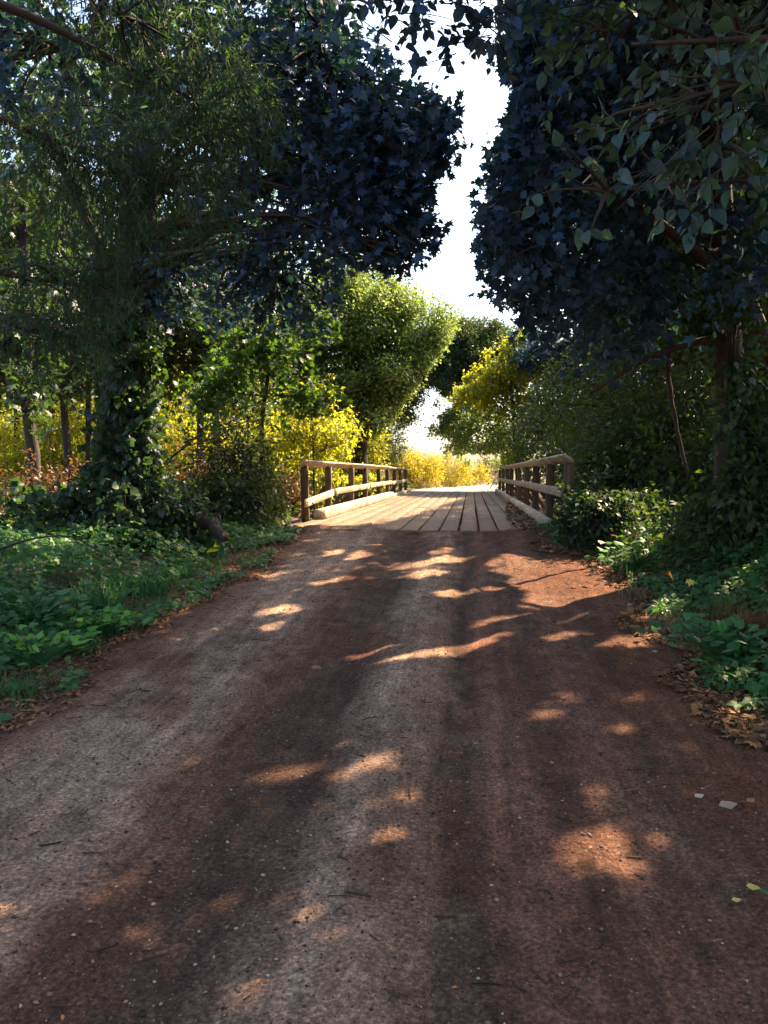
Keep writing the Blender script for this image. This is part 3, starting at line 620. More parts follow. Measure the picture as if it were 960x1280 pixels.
tree('oak_tree', 'dark leaning oak arching over the far end of the bridge', 'tree', b, [P(472, 540, 43), P(500, 500, 42), P(550, 455, 42)], .35, .14,
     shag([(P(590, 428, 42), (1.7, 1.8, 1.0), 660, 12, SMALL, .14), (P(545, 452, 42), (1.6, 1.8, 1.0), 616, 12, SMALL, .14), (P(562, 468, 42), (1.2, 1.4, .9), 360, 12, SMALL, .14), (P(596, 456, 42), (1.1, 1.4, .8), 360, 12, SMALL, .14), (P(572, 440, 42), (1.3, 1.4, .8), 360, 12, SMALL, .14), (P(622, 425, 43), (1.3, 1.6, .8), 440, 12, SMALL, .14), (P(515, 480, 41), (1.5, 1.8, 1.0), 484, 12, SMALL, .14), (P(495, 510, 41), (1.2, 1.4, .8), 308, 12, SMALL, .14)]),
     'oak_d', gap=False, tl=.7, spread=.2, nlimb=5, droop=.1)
# --- yellow-green trees left of the bridge
for px, py, Y, r, lab in ((390, 520, 21, 1.0, 'yellow-green sunlit bush tree rising beside the left railing'), (350, 560, 24, 1.2, 'sunlit yellow bush behind the young maple'), (425, 560, 25, 1.0, 'small yellow bush showing through the middle of the left railing'),
                          (230, 560, 22, 1.5, 'glowing yellow bush seen between the big maple trunk and the dark bramble'), (180, 520, 27, 1.8, 'tall glowing yellow bush behind the big maple trunk'), (80, 540, 23, 1.5, 'glowing yellow bush in the gap left of the big maple trunk'), (5, 560, 24, 1.6, 'yellow bush behind the leaning slim trunk at the left edge'),
                          (440, 570, 31, 1.1, 'low yellow bush under the sunlit oak')):
    b = gp(px, Y); c = P(px, py, Y)
    tree('sunlit_bush', lab, 'bush', b, [b+(.1, 0, .8), c], .06, .02, [(c, (r*1.1, r, r), int(150*r*r), 10, SMALL, .13, {}), (c-(r*.6, 0, r*.7), (r, r*.8, r*.8), int(110*r*r), 10, SMALL, .13), (c+(r*.7, .2, -r*.8), (r, r*.8, r*.8), int(110*r*r), 10, SMALL, .13)],
         'yellow', group='sunlit bushes left of the bridge', gap=False, tl=.5, spread=.14, nlimb=12)
# --- far right yellow-green tree and its neighbours
b = gp(650, 37)
tree('young_cottonwood', 'yellow-topped tree behind the far half of the right railing', 'tree', b, [P(645, 560, 37), P(640, 500, 37), P(635, 440, 37)], .16, .05,
     shag([(P(640, 460, 37), (1.2, 1.4, .9), 190, 10, SMALL, .17), (P(598, 488, 37), (.9, 1.2, .7), 130, 10, SMALL, .17), (P(615, 490, 37), (1.3, 1.4, .8), 180, 10, SMALL, .17), (P(665, 500, 37), (1.5, 1.6, 1.2), 240, 10, SMALL, .17), (P(648, 435, 37), (.5, .6, .5), 50, 10, SMALL, .17)]), 'yellow', gap=False, tl=.6, nlimb=12)
b = gp(640, 40)
tree('alder_tree', 'rounded green tree under the yellow-topped one at the far end of the bridge', 'tree', b, [P(630, 570, 40), P(620, 540, 40)], .12, .05,
     shag([(P(600, 540, 40), (1.8, 1.8, 1.2), 300, 10, SMALL, .16), (P(570, 540, 41), (1.1, 1.4, .9), 220, 10, SMALL, .16), (P(585, 510, 41), (1.1, 1.4, .9), 220, 10, SMALL, .16), (P(650, 550, 39), (1.8, 1.8, 1.4), 300, 10, SMALL, .16), (P(620, 575, 40), (1.6, 1.5, .6), 160, 10, SMALL, .16)]), 'oak', gap=False, tl=.6, nlimb=12)
for px, py, Y, r, n, lab in ((745, 540, 24, 1.5, 320, 'dark bush behind the middle of the right railing'), (690, 470, 30, 2.0, 320, 'olive tree above the right railing'), (785, 500, 20, 1.7, 360, 'tall olive bush behind the near end of the right railing'),
                             (795, 570, 14.5, 1.1, 230, 'dark bush pressing against the near end of the right railing'), (840, 520, 14, 1.4, 300, 'olive thicket bush between the right railing and the forked maple'), (820, 430, 18, 1.8, 320, 'high olive thicket crown behind the forked maple'),
                             (900, 560, 12, 1.1, 240, 'thicket bush at the foot of the forked maple'), (960, 470, 15, 1.7, 320, 'olive bush showing behind the right edge'), (950, 590, 9, .8, 200, 'low thicket bush at the right edge'), (950, 340, 17, 2.0, 320, 'olive tree crown high behind the right edge'), (1060, 480, 11, 1.8, 260, 'thicket bush just outside the right edge')):
    b = gp(px, Y); c = P(px, py, Y)
    tree('thicket_bush', lab, 'bush', b, [b+(.1, 0, .6), c], .07, .02, [(c, (r*1.1, r, r), n, 10, SMALL, .11), (c-(r*.5, 0, r*.8), (r, r*.9, r*.8), int(n*.7), 10, SMALL, .11), (c+(r*.5, 0, -r*.8), (r, r*.9, r*.8), int(n*.7), 10, SMALL, .11)],
         'olive', group='thicket bushes right of the track', tl=.5, spread=.13, nlimb=26)
for px, py, Y, r, n, lab in ((738, 640, 10.8, .38, 110, 'knee-high bush hiding the foot of the near right post'), (765, 615, 10.6, .5, 130, 'waist-high bush right of the near right post')):
    b = gp(px, Y); c = P(px, py, Y)
    tree('thicket_bush', lab, 'bush', b, [b+(.05, 0, .3), c], .03, .01, [(c, (r*1.1, r, r), n, 10, SMALL, .08), (c-(r*.3, 0, r*.6), (r, r*.9, r*.6), n, 10, SMALL, .08)], 'ivy', group='thicket bushes right of the track', tl=.35, spread=.13, nlimb=20)
# --- golden scrub beyond the bridge
def scrub(name, lab, px, py, Y, rx, rz, n, leaf, group=None):
    b = gp(px, Y); c = P(px, py, Y)
    t = thing(name, lab, 'bush', tuple(b), group); lv = MB(); lm = MB()
    foliage(lv, lm, c, (rx, rx*.8, rz), n, 12, WILLOW, .16, tl=.6, spread=.10, gap=False, droop=-.3, upb=.3, shell=.3, twr=.006)
    foliage(lv, lm, c-(0, .3, rz*.5), (rx*1.05, rx*.8, rz*.8), int(n*.7), 12, SMALL, .10, tl=.6, spread=.12, gap=False, droop=0, shell=.3, twr=.006)
    lm.build('stems', M['twig'], t, loc=tuple(b)); lv.build('foliage', M[leaf], t, loc=tuple(b)); return t
scrub('golden_shrub', 'largest golden shrub, beyond the left far end of the bridge', 525, 585, 47, 1.5, 1.1, 420, 'gold', 'golden shrubs beyond the bridge')
scrub('golden_shrub', 'golden shrub in the middle of the row beyond the bridge', 560, 586, 51, 1.6, 1.2, 420, 'gold', 'golden shrubs beyond the bridge')
scrub('golden_shrub', 'low golden shrub at the right end of the row, nearest the bend', 590, 592, 56, 1.3, .8, 260, 'gold', 'golden shrubs beyond the bridge')
scrub('golden_shrub', 'golden shrub half hidden behind the far end of the left railing', 500, 580, 46, 1.3, 1.2, 300, 'gold', 'golden shrubs beyond the bridge')
scrub('green_shrub', 'tall green shrub between the sunlit oak trunk and the golden shrubs', 478, 545, 39, 1.3, 1.5, 420, 'oak')
scrub('green_shrub', 'green shrub beneath the oak, behind the middle of the left railing', 452, 550, 35, 1.2, 1.4, 380, 'yellow')
scrub('rusty_shrub', 'rusty brown shrub right of the golden ones at the bend', 612, 584, 60, 1.2, 1.4, 200, 'rust')
# --- dark bramble left, before the bridge
for px, py, Y, r, n, lf, lab in ((300, 575, 12.4, 1.0, 300, 'olive', 'dark bramble thicket between the big maple and the left railing'), (312, 605, 13.6, .7, 200, 'olive', 'dark bramble bush touching the near post of the left railing'), (262, 600, 13.4, .8, 170, 'rust', 'rusty-leaved bush behind the fallen log'),
                             (350, 615, 16.4, .45, 110, 'rust', 'rusty bush beneath the near end of the left railing'),
                             (60, 620, 12.0, .9, 170, 'rust', 'rusty-leaved bush at the left edge below the yellow ones'), (215, 640, 10.0, .5, 120, 'ivy', 'low dark bush right of the big maple foot')):
    b = gp(px, Y); c = P(px, py, Y)
    tree('bramble_bush', lab, 'bush', b, [b+(.1, 0, .4), c], .04, .015, [(c, (r*1.1, r*.9, r), n, 9, SMALL, .085), (c-(r*.4, 0, r*.7), (r, r*.8, r*.6), n//2, 9, SMALL, .085), (c+(r*.5, 0, -r*.7), (r, r*.8, r*.6), n//2, 9, SMALL, .085)],
         lf, tl=.45, spread=.12, nlimb=26)
# --- ivy up the maple trunk, in two climbing masses
b = gp(150, 10.0); t = thing('ivy', 'dark ivy climbing and mounding round the foot of the big left maple', 'ivy', tuple(b)); iv = MB(); vn = MB()
for k in range(40):
    h = rng.uniform(2.0, 6.2); a0 = rng.uniform(0, 6.28); q_ = []
    for s_ in np.linspace(0, 1, 12):
        a1 = a0+s_*1.2; r_ = .38-.13*s_; q_.append(b+np.array([math.cos(a1)*r_, .2+math.sin(a1)*r_, s_*h]))
    q_ = np.array(q_); vn.tube(q_, .012, 4, .3)
    m_ = 90; ii = rng.integers(0, 12, m_); ps = q_[ii]+rng.normal(0, .10, (m_, 3)); ou = nrm((ps-b-np.array([0, .2, 0]))*np.array([1, 1, 0])+1e-3)
    leaves(iv, HEART, ps, rng.normal(0, .5, (m_, 3))-np.array([0, 0, .8]), ou+rng.normal(0, .4, (m_, 3)), rng.uniform(.06, .12, m_), rng.random(m_))
foliage(iv, vn, b+(0, -.2, .35), (1.1, .7, .55), 240, 9, HEART, .10, tl=.3, spread=.08, droop=.5)
foliage(iv, vn, b+(-1.3, .1, .3), (1.2, .8, .5), 200, 9, HEART, .10, tl=.3, spread=.08, droop=.5)
foliage(iv, vn, b+(.2, -.1, 2.6), (.5, .5, 1.2), 110, 9, HEART, .11, tl=.3, spread=.08, droop=.5)
foliage(iv, vn, b+(.1, 0, 1.1), (.55, .5, .7), 120, 9, HEART, .10, tl=.3, spread=.08, droop=.5)
vn.build('vines', M['twig'], t, loc=tuple(b)); iv.build('foliage', M['ivy'], t, loc=tuple(b))

b = gp(912, 9.2); t = thing('ivy', 'dark ivy and creeper hanging over the forked maple trunk on the right', 'ivy', tuple(b)); iv = MB(); vn = MB()
for py, rx, rz, n_ in ((330, .55, .5, 70), (400, .5, .45, 80), (460, .5, .45, 80), (520, .6, .4, 90), (580, .9, .4, 130)):
    foliage(iv, vn, P(915+rng.normal(0, 8), py, 9.0), (rx, .3, rz), n_, 9, HEART, .09, tl=.4, spread=.08, droop=.8)
for k in range(5): vn.tube([b+np.array([rng.normal(0, .1), -.05, h_]) for h_ in np.linspace(0, 3.2, 8)], .012, 4, .3)
vn.build('vines', M['twig'], t, loc=tuple(b)); iv.build('foliage', M['ivy'], t, loc=tuple(b))
# --- background trees closing the wood, each its own
def bgtree(px, py, Y, r, leaf, n, lab, grp):
    b = gp(px, Y); c = P(px, py, Y)
    tree('background_tree', lab, 'tree', b, [b+(0, 0, 1.5), c+(0, 0, -r*.3)], .14, .07, [(c, (r*1.2, r, r), n, 9, SMALL, .2), (c+(r*.7, 0, -r*.7), (r, r, r*.9), n//2, 9, SMALL, .2), (c+(-r*.7, 0, -r*.8), (r, r, r*.9), n//2, 9, SMALL, .2)], leaf, group=grp, gap=False, tl=.8, spread=.2, nlimb=8)
G1 = 'background trees left of the bridge'; G2 = 'background trees right of the bridge'
k = 0
LN = ['far left', 'second from left', 'third from left', 'fourth from left', 'fifth from left', 'sixth from left', 'seventh from left', 'eighth from left', 'darkest low one', 'dark tall one behind the trunk', 'one cut by the left edge', 'lowest one right of the trunk']
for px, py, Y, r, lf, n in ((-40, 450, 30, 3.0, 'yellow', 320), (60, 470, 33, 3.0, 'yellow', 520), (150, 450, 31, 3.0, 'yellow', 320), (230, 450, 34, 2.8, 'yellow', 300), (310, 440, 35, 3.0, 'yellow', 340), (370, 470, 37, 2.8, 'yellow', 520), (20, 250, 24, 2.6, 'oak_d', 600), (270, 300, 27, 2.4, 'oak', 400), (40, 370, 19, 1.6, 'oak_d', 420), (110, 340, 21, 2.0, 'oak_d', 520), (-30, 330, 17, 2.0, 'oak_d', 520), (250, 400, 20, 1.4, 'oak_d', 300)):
    bgtree(px, py, Y, r, lf, n, LN[k]+' of the background trees in the left wood', G1); k += 1
k = 0
for px, py, Y, r, lf, n in ((705, 520, 46, 3.0, 'oak_d', 300), (770, 440, 34, 3.0, 'oak_d', 300), (860, 420, 30, 3.0, 'oak', 300), (950, 430, 27, 3.0, 'oak', 300), (1060, 380, 28, 3.2, 'oak', 260), (730, 480, 27, 2.0, 'oak_d', 260)):
    bgtree(px, py, Y, r, lf, n, LN[k]+' of the background trees in the right wood', G2); k += 1
# --- far wood reading as a mass
for nm, xs_, lf in (('far_wood', [(-60, -14), (12, 60)], 'oak_d'),):
    lv = MB()
    for a, bb in xs_:
        for i in range(26):
            x = rng.uniform(a, bb); y = rng.uniform(48, 66); h = rng.uniform(2.5, 5)
            foliage(lv, None, (x, y, h*.55), (3.4, 2.5, h*.6), 90, 8, SMALL, .42, tl=1.4, spread=.3, gap=False, shell=.35)
    tag(lv.build(nm, M[lf]), 'dark wooded band far behind the trees on both sides', 'woodland', kind='stuff')

# ================================================================== GROUND COVER
def scatter(n, fx, tries=6):
    out = []
    while sum(map(len, out)) < n and tries: 
        p = fx(n); out.append(p); tries -= 1
    return np.concatenate(out)[:n]
def region(n, side, y0, y1, w, bias=1.5, lo=0.):
    y = y0+(y1-y0)*rng.random(n)**1.2; L, Rr = edges(y); d = lo+w*rng.random(n)**bias
    d = d+.7*(fbm(y*1.3, y*0+side, 60)-.5)
    x = L-d if side < 0 else Rr+d
    return x, y, d
cv = MB()
for side, y0, y1, w_, n in ((-1, 2.0, 12.5, 3.8, 27000), (1, 3.4, 13.5, 2.8, 21000)):
    x, y, d = region(n, side, y0, y1, w_, 1.15, -.18 if side < 0 else -.05)
    hgt = (.10+.30*sm(.1, 1.4, d))*(.35+1.1*fbm(x*1.1, y*1.1, 61))*rng.random(n)**.6
    pos = np.stack([x, y, ground(x, y)+hgt], 1)
    den = fbm(x*1.6, y*1.6, 63) > .30+.22*(d < .3); pos = pos[den]; m_ = len(pos); d = d[den]
    fw = rng.normal(0, 1, (m_, 3))*[1, 1, .25]; fw[:, 0] -= side*.35
    v_ = np.clip(.25+.9*(fbm(pos[:, 0]*.9, pos[:, 1]*.9, 66)-.35)+rng.random(m_)*.35, 0, 1)
    leaves(cv, BRAMBLE, pos, fw, np.array([-side*.35, -.3, 1])+rng.normal(0, .35, (m_, 3)), rng.uniform(.045, .13, m_), v_)
tag(cv.build('ground_cover', M['cover']), 'low bramble and nettle leaves carpeting both verges of the track', 'ground cover', kind='stuff')
# rough wild herbs further in and under the trees
cv = MB(); n = 26000
x = rng.uniform(-22, 16, n); y = rng.uniform(9, 46, n)**1.0; L, Rr = edges(y); d = np.maximum(L-x, x-Rr); k_ = d > .35; x, y = x[k_], y[k_]
pos = np.stack([x, y, ground(x, y)+rng.random(len(x))*.45*(.3+fbm(x, y, 68))], 1); m_ = len(pos)
leaves(cv, SMALL, pos, rng.normal(0, 1, (m_, 3))*[1, 1, .5], np.array([0, 0, 1])+rng.normal(0, .5, (m_, 3)), rng.uniform(.1, .22, m_), rng.random(m_))
tag(cv.build('undergrowth', M['olive']), 'low leafy undergrowth on the wood floor and creek banks', 'undergrowth', kind='stuff')
# grass fringe
def grassblades(mb, x, y, h, lean=.35, wd=.006, z=None):
    n = len(x); z = ground(x, y) if z is None else z; az = rng.uniform(0, 6.28, n); ln = lean*rng.random(n)**.7
    p0 = np.stack([x, y, z-.01], 1); dr = np.stack([np.cos(az), np.sin(az), 0*az], 1); sd = np.stack([-np.sin(az), np.cos(az), 0*az], 1)
    ts = (0, .45, .8, 1.0); V = []
    for t_ in ts:
        c_ = p0+dr*(ln*h*t_**2)[:, None]+np.array([0, 0, 1])*(h*(t_-.35*ln*t_**2))[:, None]; w_ = wd*(1-t_**1.5)
        V += [c_-sd*w_, c_+sd*w_]
    V = np.stack(V, 1).reshape(-1, 3); b_ = (np.arange(n)*8)[:, None]
    T = np.concatenate([b_+np.array([[2*i, 2*i+1, 2*i+3]]) for i in range(3)]+[b_+np.array([[2*i, 2*i+3, 2*i+2]]) for i in range(3)])
    mb.add(V, T, np.repeat(rng.random(n), 8))
vg = MB()
for side, n in ((-1, 5200), (1, 2200)):
    x, y, d = region(n, side, 2.2, 13, 1.5, 1.0, -.15); kk = fbm(x*1.5, y*1.5, 81) > .45; x, y = x[kk], y[kk]
    grassblades(vg, x, y, rng.uniform(.05, .26, len(x)), 1.0, .004)
tag(vg.build('verge_grass', M['grass']), 'short rough grass growing through the leaves of both verges', 'grass', kind='stuff')
def clump(px, py, lab, n, h, rad, mat='grass', name='grass_clump', grp='grass clumps on the verges'):
    # find where the pixel meets the ground
    Y = 6.
    for _ in range(20):
        p = P(px, py, Y); zz = float(ground(p[0], p[1])); Y = max(2, Y*(EYE[2]-zz)/max(.05, EYE[2]-p[2]))
    p = P(px, py, Y); a = rng.uniform(0, 6.28, n); r_ = rad*rng.random(n)**.7; x = p[0]+np.cos(a)*r_; y = p[1]+np.sin(a)*r_
    mb = MB(); grassblades(mb, x, y, h*rng.uniform(.5, 1.1, n), 1.1, .005)
    b = (p[0], p[1], float(ground(p[0], p[1])))
    return tag(mb.build(name, M[mat], loc=b), lab, 'grass', grp)
clump(125, 765, 'tall green grass clump behind the bright seedling', 260, .42, .22)
clump(185, 745, 'arching grass clump on the left verge, right of the tallest one', 200, .34, .2)
clump(222, 725, 'small grass clump on the left verge nearest the track', 140, .26, .16)
clump(90, 800, 'low grass clump in front of the bright seedling', 160, .2, .18)
clump(260, 705, 'short grass fringe clump below the fallen log', 160, .16, .22)
clump(310, 682, 'short grass fringe clump nearest the left railing', 140, .14, .22)
clump(20, 870, 'lowest grass clump at the left frame edge', 160, .16, .16)
clump(800, 668, 'grass clump under the near end of the right railing', 160, .3, .2)
clump(690, 668, 'grass tuft at the near end of the right kerb beam', 120, .25, .15)
clump(905, 770, 'grass tuft in the brambles of the right verge', 120, .3, .16)
clump(835, 785, 'dry straw tuft at the edge of the right verge', 260, .16, .26, 'straw', 'straw_tuft', 'straw tufts on the right verge')
clump(800, 745, 'dry straw tuft further up the right verge', 200, .13, .24, 'straw', 'straw_tuft', 'straw tufts on the right verge')
clump(875, 800, 'dry straw tuft nearest the camera on the right verge', 160, .14, .2, 'straw', 'straw_tuft', 'straw tufts on the right verge')
clump(938, 730, 'upright brown dead stalks on the right verge at the frame edge', 380, .40, .16, 'rust', 'dead_stalks', 'dead stalks on the right verge')
clump(905, 745, 'shorter brown dead stalks left of the upright ones', 240, .25, .14, 'rust', 'dead_stalks', 'dead stalks on the right verge')
# leafy herbs one can tell apart
def herb(px, py, lab, mat, h, rad, n, tm=HEART, sz=.1, name='seedling'):
    Y = 6.
    for _ in range(20):
        p = P(px, py, Y); zz = float(ground(p[0], p[1])); Y = max(2, Y*(EYE[2]-zz)/max(.05, EYE[2]-p[2]))
    p = P(px, py, Y); b = np.array([p[0], p[1], float(ground(p[0], p[1]))])
    t = thing(name, lab, 'plant', tuple(b)); st = MB(); lv = MB(); tips = b+np.stack([rng.normal(0, rad, n), rng.normal(0, rad, n), h*rng.uniform(.5, 1.1, n)], 1)
    for q_ in tips: st.tube(bez(b, q_, .1, 5), .003, 3, .6)
    leaves(lv, tm, tips, (tips-b)*[1, 1, .2]+rng.normal(0, .05, (n, 3)), np.array([0, -.3, 1])+rng.normal(0, .25, (n, 3)), sz*rng.uniform(.7, 1.2, n), rng.random(n))
    st.build('stems', M['grass'], t, loc=tuple(b)); lv.build('foliage', M[mat], t, loc=tuple(b))
herb(128, 795, 'bright green seedling patch at the edge of the left verge', 'bright', .2, .15, 70, MAPLE, .085)
herb(50, 835, 'fresh green nettle patch near the left frame edge', 'bright', .22, .16, 70, HEART, .075, 'nettle')
herb(40, 780, 'mid green nettle patch behind the nearest one at the left frame edge', 'grass', .3, .2, 90, HEART, .085, 'nettle')
herb(905, 830, 'green nettle patch at the right frame edge beside the track', 'grass', .26, .18, 90, HEART, .09, 'nettle')
herb(800, 690, 'sunlit green weed on the right verge below the railing', 'bright', .3, .22, 80, HEART, .08, 'weed')
herb(845, 640, 'sunlit bramble sprig in the right thicket', 'bright', .5, .25, 60, BRAMBLE, .12, 'weed')

# ================================================================== LITTER
lt = MB()
for side, y0, y1, w_, n, sz in ((-1, 2.2, 13, .85, 15000, .030), (1, 3.0, 13, 1.7, 26000, .045)):
    x, y, d = region(n, side, y0, y1, w_, 1.2, -.30)
    z = np.maximum(gz(x, y), trackz(np.clip(x, -3.15, 2.0), y)-.3*((x < -3.15)|(x > 2)))+.008+.022*rng.random(n)
    leaves(lt, SMALL, np.stack([x, y, z], 1), rng.normal(0, 1, (n, 3))*[1, 1, .12], np.array([0, 0, 1])+rng.normal(0, .35, (n, 3)), sz*(.25+1.6*rng.random(n)**2.2), rng.random(n)**1.3)
    m_ = n//3; x, y, d = region(m_, side, y0, y1, w_*1.1, 1.1, -.35); z = np.maximum(gz(x, y), trackz(np.clip(x, -3.15, 2.0), y)-.3*((x < -3.15)|(x > 2)))+.012+.03*rng.random(m_)
    leaves(lt, WILLOW, np.stack([x, y, z], 1), rng.normal(0, 1, (m_, 3))*[1, 1, .2], rng.normal(0, 1, (m_, 3))+[0, 0, 1.5], rng.uniform(.03, .085, m_), .15+.6*rng.random(m_))
n = 420; x, y, d = region(n, 1, 4.2, 11, 1.5, 1.0, -.35); z = np.maximum(gz(x, y), trackz(np.clip(x, -3.15, 2.0), y)-.3*(x > 2))+.02+.06*rng.random(n)*(d > .1)
leaves(lt, MAPLE, np.stack([x, y, z], 1), rng.normal(0, 1, (n, 3))*[1, 1, .35], np.array([0, 0, 1])+rng.normal(0, .5, (n, 3)), rng.uniform(.04, .09, n), .55+.45*rng.random(n))
n = 2600; y = 1.5+11*rng.random(n)**1.3; L, Rr = edges(y); x = L+(Rr-L)*rng.random(n)
leaves(lt, SMALL, np.stack([x, y, trackz(x, y)+.005], 1), rng.normal(0, 1, (n, 3))*[1, 1, .1], np.array([0, 0, 1])+rng.normal(0, .3, (n, 3)), rng.uniform(.006, .022, n), rng.random(n))
# drift of dry leaves between deck boards and the right kerb
n = 1600; y = rng.uniform(13, 24, n); x = BX1-.26-.45*rng.random(n)**1.8*sm(26, 15, y)
leaves(lt, SMALL, np.stack([x, y, .008+.05*rng.random(n)*np.exp(-(BX1-.25-x)*5)], 1), rng.normal(0, 1, (n, 3))*[1, 1, .2], np.array([0, 0, 1])+rng.normal(0, .4, (n, 3)), rng.uniform(.04, .09, n), rng.random(n)*.6+.1)
tag(lt.build('leaf_litter', M['litter']), 'small dry leaves and bark bits strewn along both edges of the track', 'litter', kind='stuff')
# grit on the track
gr = MB(); n = 46000; y = 1.4+11*rng.random(n)**1.9; L, Rr = edges(y); x = L+(Rr-L)*rng.random(n); s_ = .0018+.007*rng.random(n)**4
oc = np.array([(1, 0, 0), (0, 1, 0), (-1, 0, 0), (0, -1, 0), (0, 0, .8), (0, 0, -.6)], float); ot = np.array([(0, 1, 4), (1, 2, 4), (2, 3, 4), (3, 0, 4), (1, 0, 5), (2, 1, 5), (3, 2, 5), (0, 3, 5)])
jit_ = 1+.5*(rng.random((n, 6, 1))-.5); V = np.stack([x, y, trackz(x, y)+s_*.25], 1)[:, None]+oc[None]*jit_*s_[:, None, None]*rng.uniform(.6, 1.4, (n, 1, 3))
gr.add(V.reshape(-1, 3), (ot[None]+(np.arange(n)*6)[:, None, None]).reshape(-1, 3), np.repeat(rng.random(n)**1.8, 6))
tag(gr.build('grit', M['grit']), 'fine grit and crumbs of earth scattered over the track', 'gravel', kind='stuff')
tw = MB()
for i in range(520):
    y = 1.6+10*rng.random()**1.4; L, Rr = edges(y); x = float(L+(Rr-L)*rng.random()); a = rng.uniform(0, 3.14); l_ = rng.uniform(.02, .11)
    pts = [(x+math.cos(a)*l_*t_+rng.normal(0, .003), y+math.sin(a)*l_*t_) for t_ in (-.5, 0, .5)]
    tw.tube([(p[0], p[1], float(trackz(np.array(p[0]), np.array(p[1])))+.005) for p in pts], rng.uniform(.001, .003), 4, rng.random()*.7)
tag(tw.build('twig_litter', M['twig']), 'short dark twigs lying all over the track', 'litter', kind='stuff')
def on_road(px, py):
    Y = 4.
    for _ in range(25):
        p = P(px, py, Y); zz = float(trackz(np.array(p[0]), np.array(p[1]))); Y *= (EYE[2]-zz)/max(.05, EYE[2]-p[2])
    p = P(px, py, Y); p[2] = float(trackz(np.array(p[0]), np.array(p[1]))); return p
def fallen(px, py, sz, mat, lab, ang, name='fallen_leaf', tm=CURL, grp='single fallen leaves on the track'):
    p = on_road(px, py); mb = MB()
    leaves(mb, tm, (p+[0, 0, .012])[None], np.array([[math.cos(ang), math.sin(ang), .05]]), np.array([[.1, -.35, 1]]), sz, np.array([.7]))
    tag(mb.build(name, M[mat], loc=tuple(p)), lab, 'leaf', grp)
fallen(868, 1000, .05, 'paleleaf', 'small pale green leaf left of the big crumpled one on the track', .4)
fallen(898, 1012, .085, 'tanleaf', 'largest crumpled pale leaf on the right of the track', .2)
fallen(933, 1006, .05, 'litter', 'brown curled leaf just right of the big crumpled one', .5)
fallen(914, 1130, .035, 'yleaf', 'round pale yellow leaf lowest on the right of the track', .1)
fallen(932, 1112, .05, 'yleaf', 'long yellow leaf above the round one at the lower right', -.5)
fallen(948, 1118, .035, 'grass', 'green leaf at the lower right frame edge', -.3)
fallen(815, 817, .045, 'paleleaf', 'whitish leaf at the verge below the straw', .2)
fallen(880, 838, .06, 'paleleaf', 'pale leaf on the bare edge of the right verge', .6)
fallen(916, 850, .10, 'litter', 'orange-brown leaf at the right verge edge', 2.6)
fallen(240, 1095, .02, 'litter', 'small brown leaf left of centre on the track', 1.)
fallen(102, 828, .03, 'yleaf', 'bright yellow leaf on the left verge edge', .8)
# larger maple leaves resting on right verge plants
for k, (px, py, Y, c_, lab) in enumerate(((765, 668, 8.6, 'rust', 'rust maple leaf caught upright on the right verge, left one'), (795, 665, 8.4, 'rust', 'rust maple leaf caught upright on the right verge, right one'), (748, 676, 8.5, 'rust', 'dull orange maple leaf low on the right verge near the track'), (838, 715, 6.6, 'rust', 'tan maple leaf lying among the right brambles'), (858, 726, 6.3, 'yleaf', 'yellow maple leaf on the right brambles'), (222, 684, 8.2, 'yleaf', 'yellow leaf in the left verge greenery below the log'))):
    p = P(px, py, Y); p[2] = max(p[2], float(ground(p[0], p[1]))+.03); mb = MB(); leaves(mb, MAPLE, p[None], rng.normal(0, 1, (1, 3))*[1, .3, .6], rng.normal(0, .5, (1, 3))+[0, -.5, .8], .085, np.array([.5]))
    tag(mb.build('maple_leaf', M[c_], loc=tuple(p)), lab, 'leaf', 'large fallen maple leaves')
# stones
for px, py, s, lab in ((188, 1072, .012, 'small black stone alone on the left of the track'), (685, 775, .022, 'pale stone in the shade below the right sun flecks'), (693, 777, .02, 'dark stone next to the pale one'), (395, 836, .035, 'flat pale stone pressed into the track left of centre'), (80, 1106, .008, 'tiny black pebble by the left wheel track')):
    p = on_road(px, py); bm_ = MB(); a = rng.random((1, 42, 1))
    th = np.linspace(0, math.pi, 6); V = [(0, 0, .55)]
    for t_ in th[1:-1]:
        for q_ in range(8): V.append((math.sin(t_)*math.cos(q_*.785)*rng.uniform(.8, 1.15)*1.2, math.sin(t_)*math.sin(q_*.785)*rng.uniform(.8, 1.15), math.cos(t_)*.5*rng.uniform(.85, 1.1)))
    V.append((0, 0, -.5)); T = [(0, 1+i, 1+(i+1) % 8) for i in range(8)]
    for r_ in range(3):
        for i in range(8):
            a_ = 1+r_*8+i; b_ = 1+r_*8+(i+1) % 8; T += [(a_, a_+8, b_+8), (a_, b_+8, b_)]
    T += [(33, 25+(i+1) % 8, 25+i) for i in range(8)]
    bm_.add(np.array(V)*s+p+[0, 0, s*.15], T, .1 if 'black' in lab or 'dark' in lab else .75); tag(bm_.build('stone', M['grit'], loc=tuple(p), smooth=True), lab, 'stone', 'loose stones on the track')
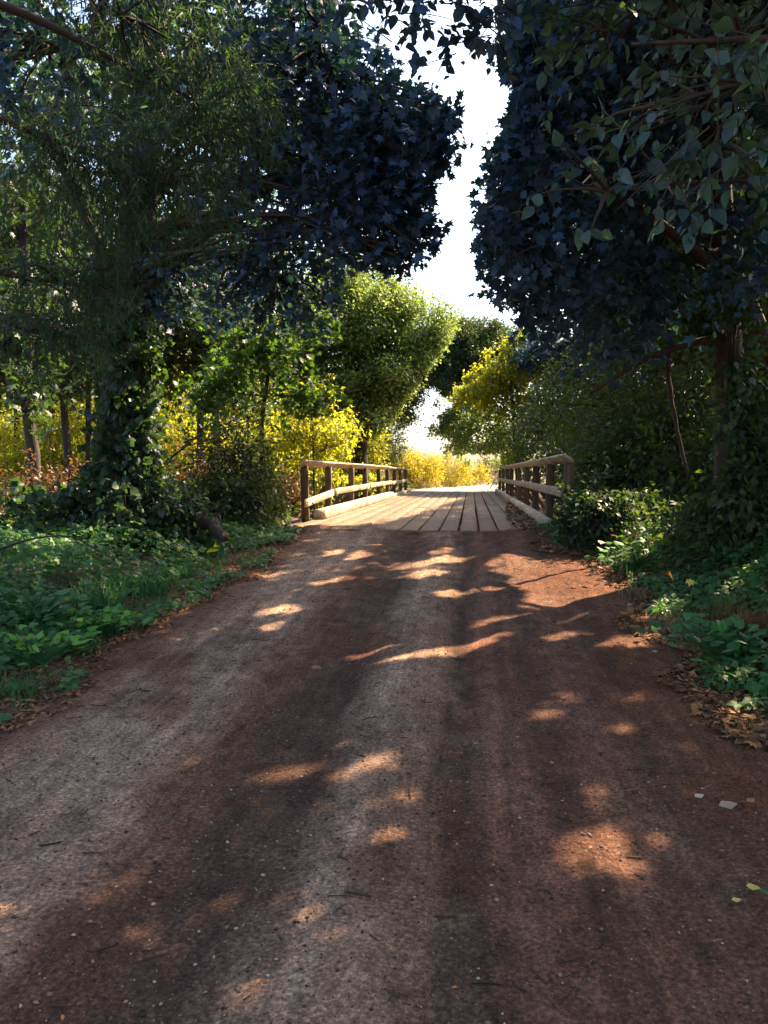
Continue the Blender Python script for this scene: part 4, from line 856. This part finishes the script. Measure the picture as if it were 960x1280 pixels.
# fallen log + dead boughs by the left verge
def logg(name, lab, pts, r0, r1, mat='bark_red', stubs=2):
    pts = np.array(pts); b = pts[0]; t = thing(name, lab, 'log' if r0 > .04 else 'branch', tuple(b)); mb = MB(); q_ = trunk_path(pts, 12)+rng.normal(0, r0*.2, (12, 3)); mb.tube(q_, np.linspace(r0, r1, 12), 9, .6, .25)
    mb.build('stem', M[mat], t, loc=tuple(b), smooth=True)
    for k in range(stubs):
        a = q_[3+3*k]; m2 = MB(); m2.tube(bez(a, a+rng.normal(0, 1, 3)*[.25, .15, .05]+[0, 0, .22], .1, 5), np.linspace(r0*.35, r0*.12, 5), 6, .6); m2.build('side_branch', M[mat], t, loc=tuple(b))
logg('fallen_log', 'rotten brown log lying among ivy at the left verge', [P(222, 652, 10.4), P(252, 648, 10.1), P(284, 672, 9.6)], .13, .06)
logg('root_stump', 'dark torn root stump behind the fallen log', [gp(235, 10.9, .0), P(240, 640, 10.9), P(225, 632, 10.8)], .2, .12, 'bark')
logg('dead_branch', 'long grey dead branch arching through the left verge greenery', [P(-10, 690, 7.2), P(40, 672, 7.0), P(90, 668, 7.2), P(125, 690, 7.4)], .012, .005, 'twig')
logg('dead_branch', 'pale dead stick lying in the right thicket', [P(832, 628, 8.5), P(850, 650, 8.3), P(880, 660, 8.2)], .008, .003, 'twig', stubs=0)
logg('dead_branch', 'slanting bare stem standing in the right thicket', [P(838, 420, 10.5), P(835, 480, 10.6), P(848, 545, 10.6), P(862, 600, 10.6)], .035, .02, 'bark_red')
logg('dead_branch', 'curved dead stick below the bramble sprig on the right', [P(815, 645, 8.2), P(850, 662, 8.0), P(885, 658, 8.0)], .006, .003, 'twig', stubs=1)
logg('dead_branch', 'dark stick slanting through the yellow bushes left of the bridge', [P(195, 585, 12.4), P(230, 560, 12.5), P(262, 530, 12.8)], .022, .01, 'bark')
#logg('root_stump', 'shaggy brown stump at the right frame edge among brambles', [P(952, 745, 5.9)-np.array([0, 0, .12]), P(950, 720, 5.9), P(942, 690, 5.9)], .10, .05)
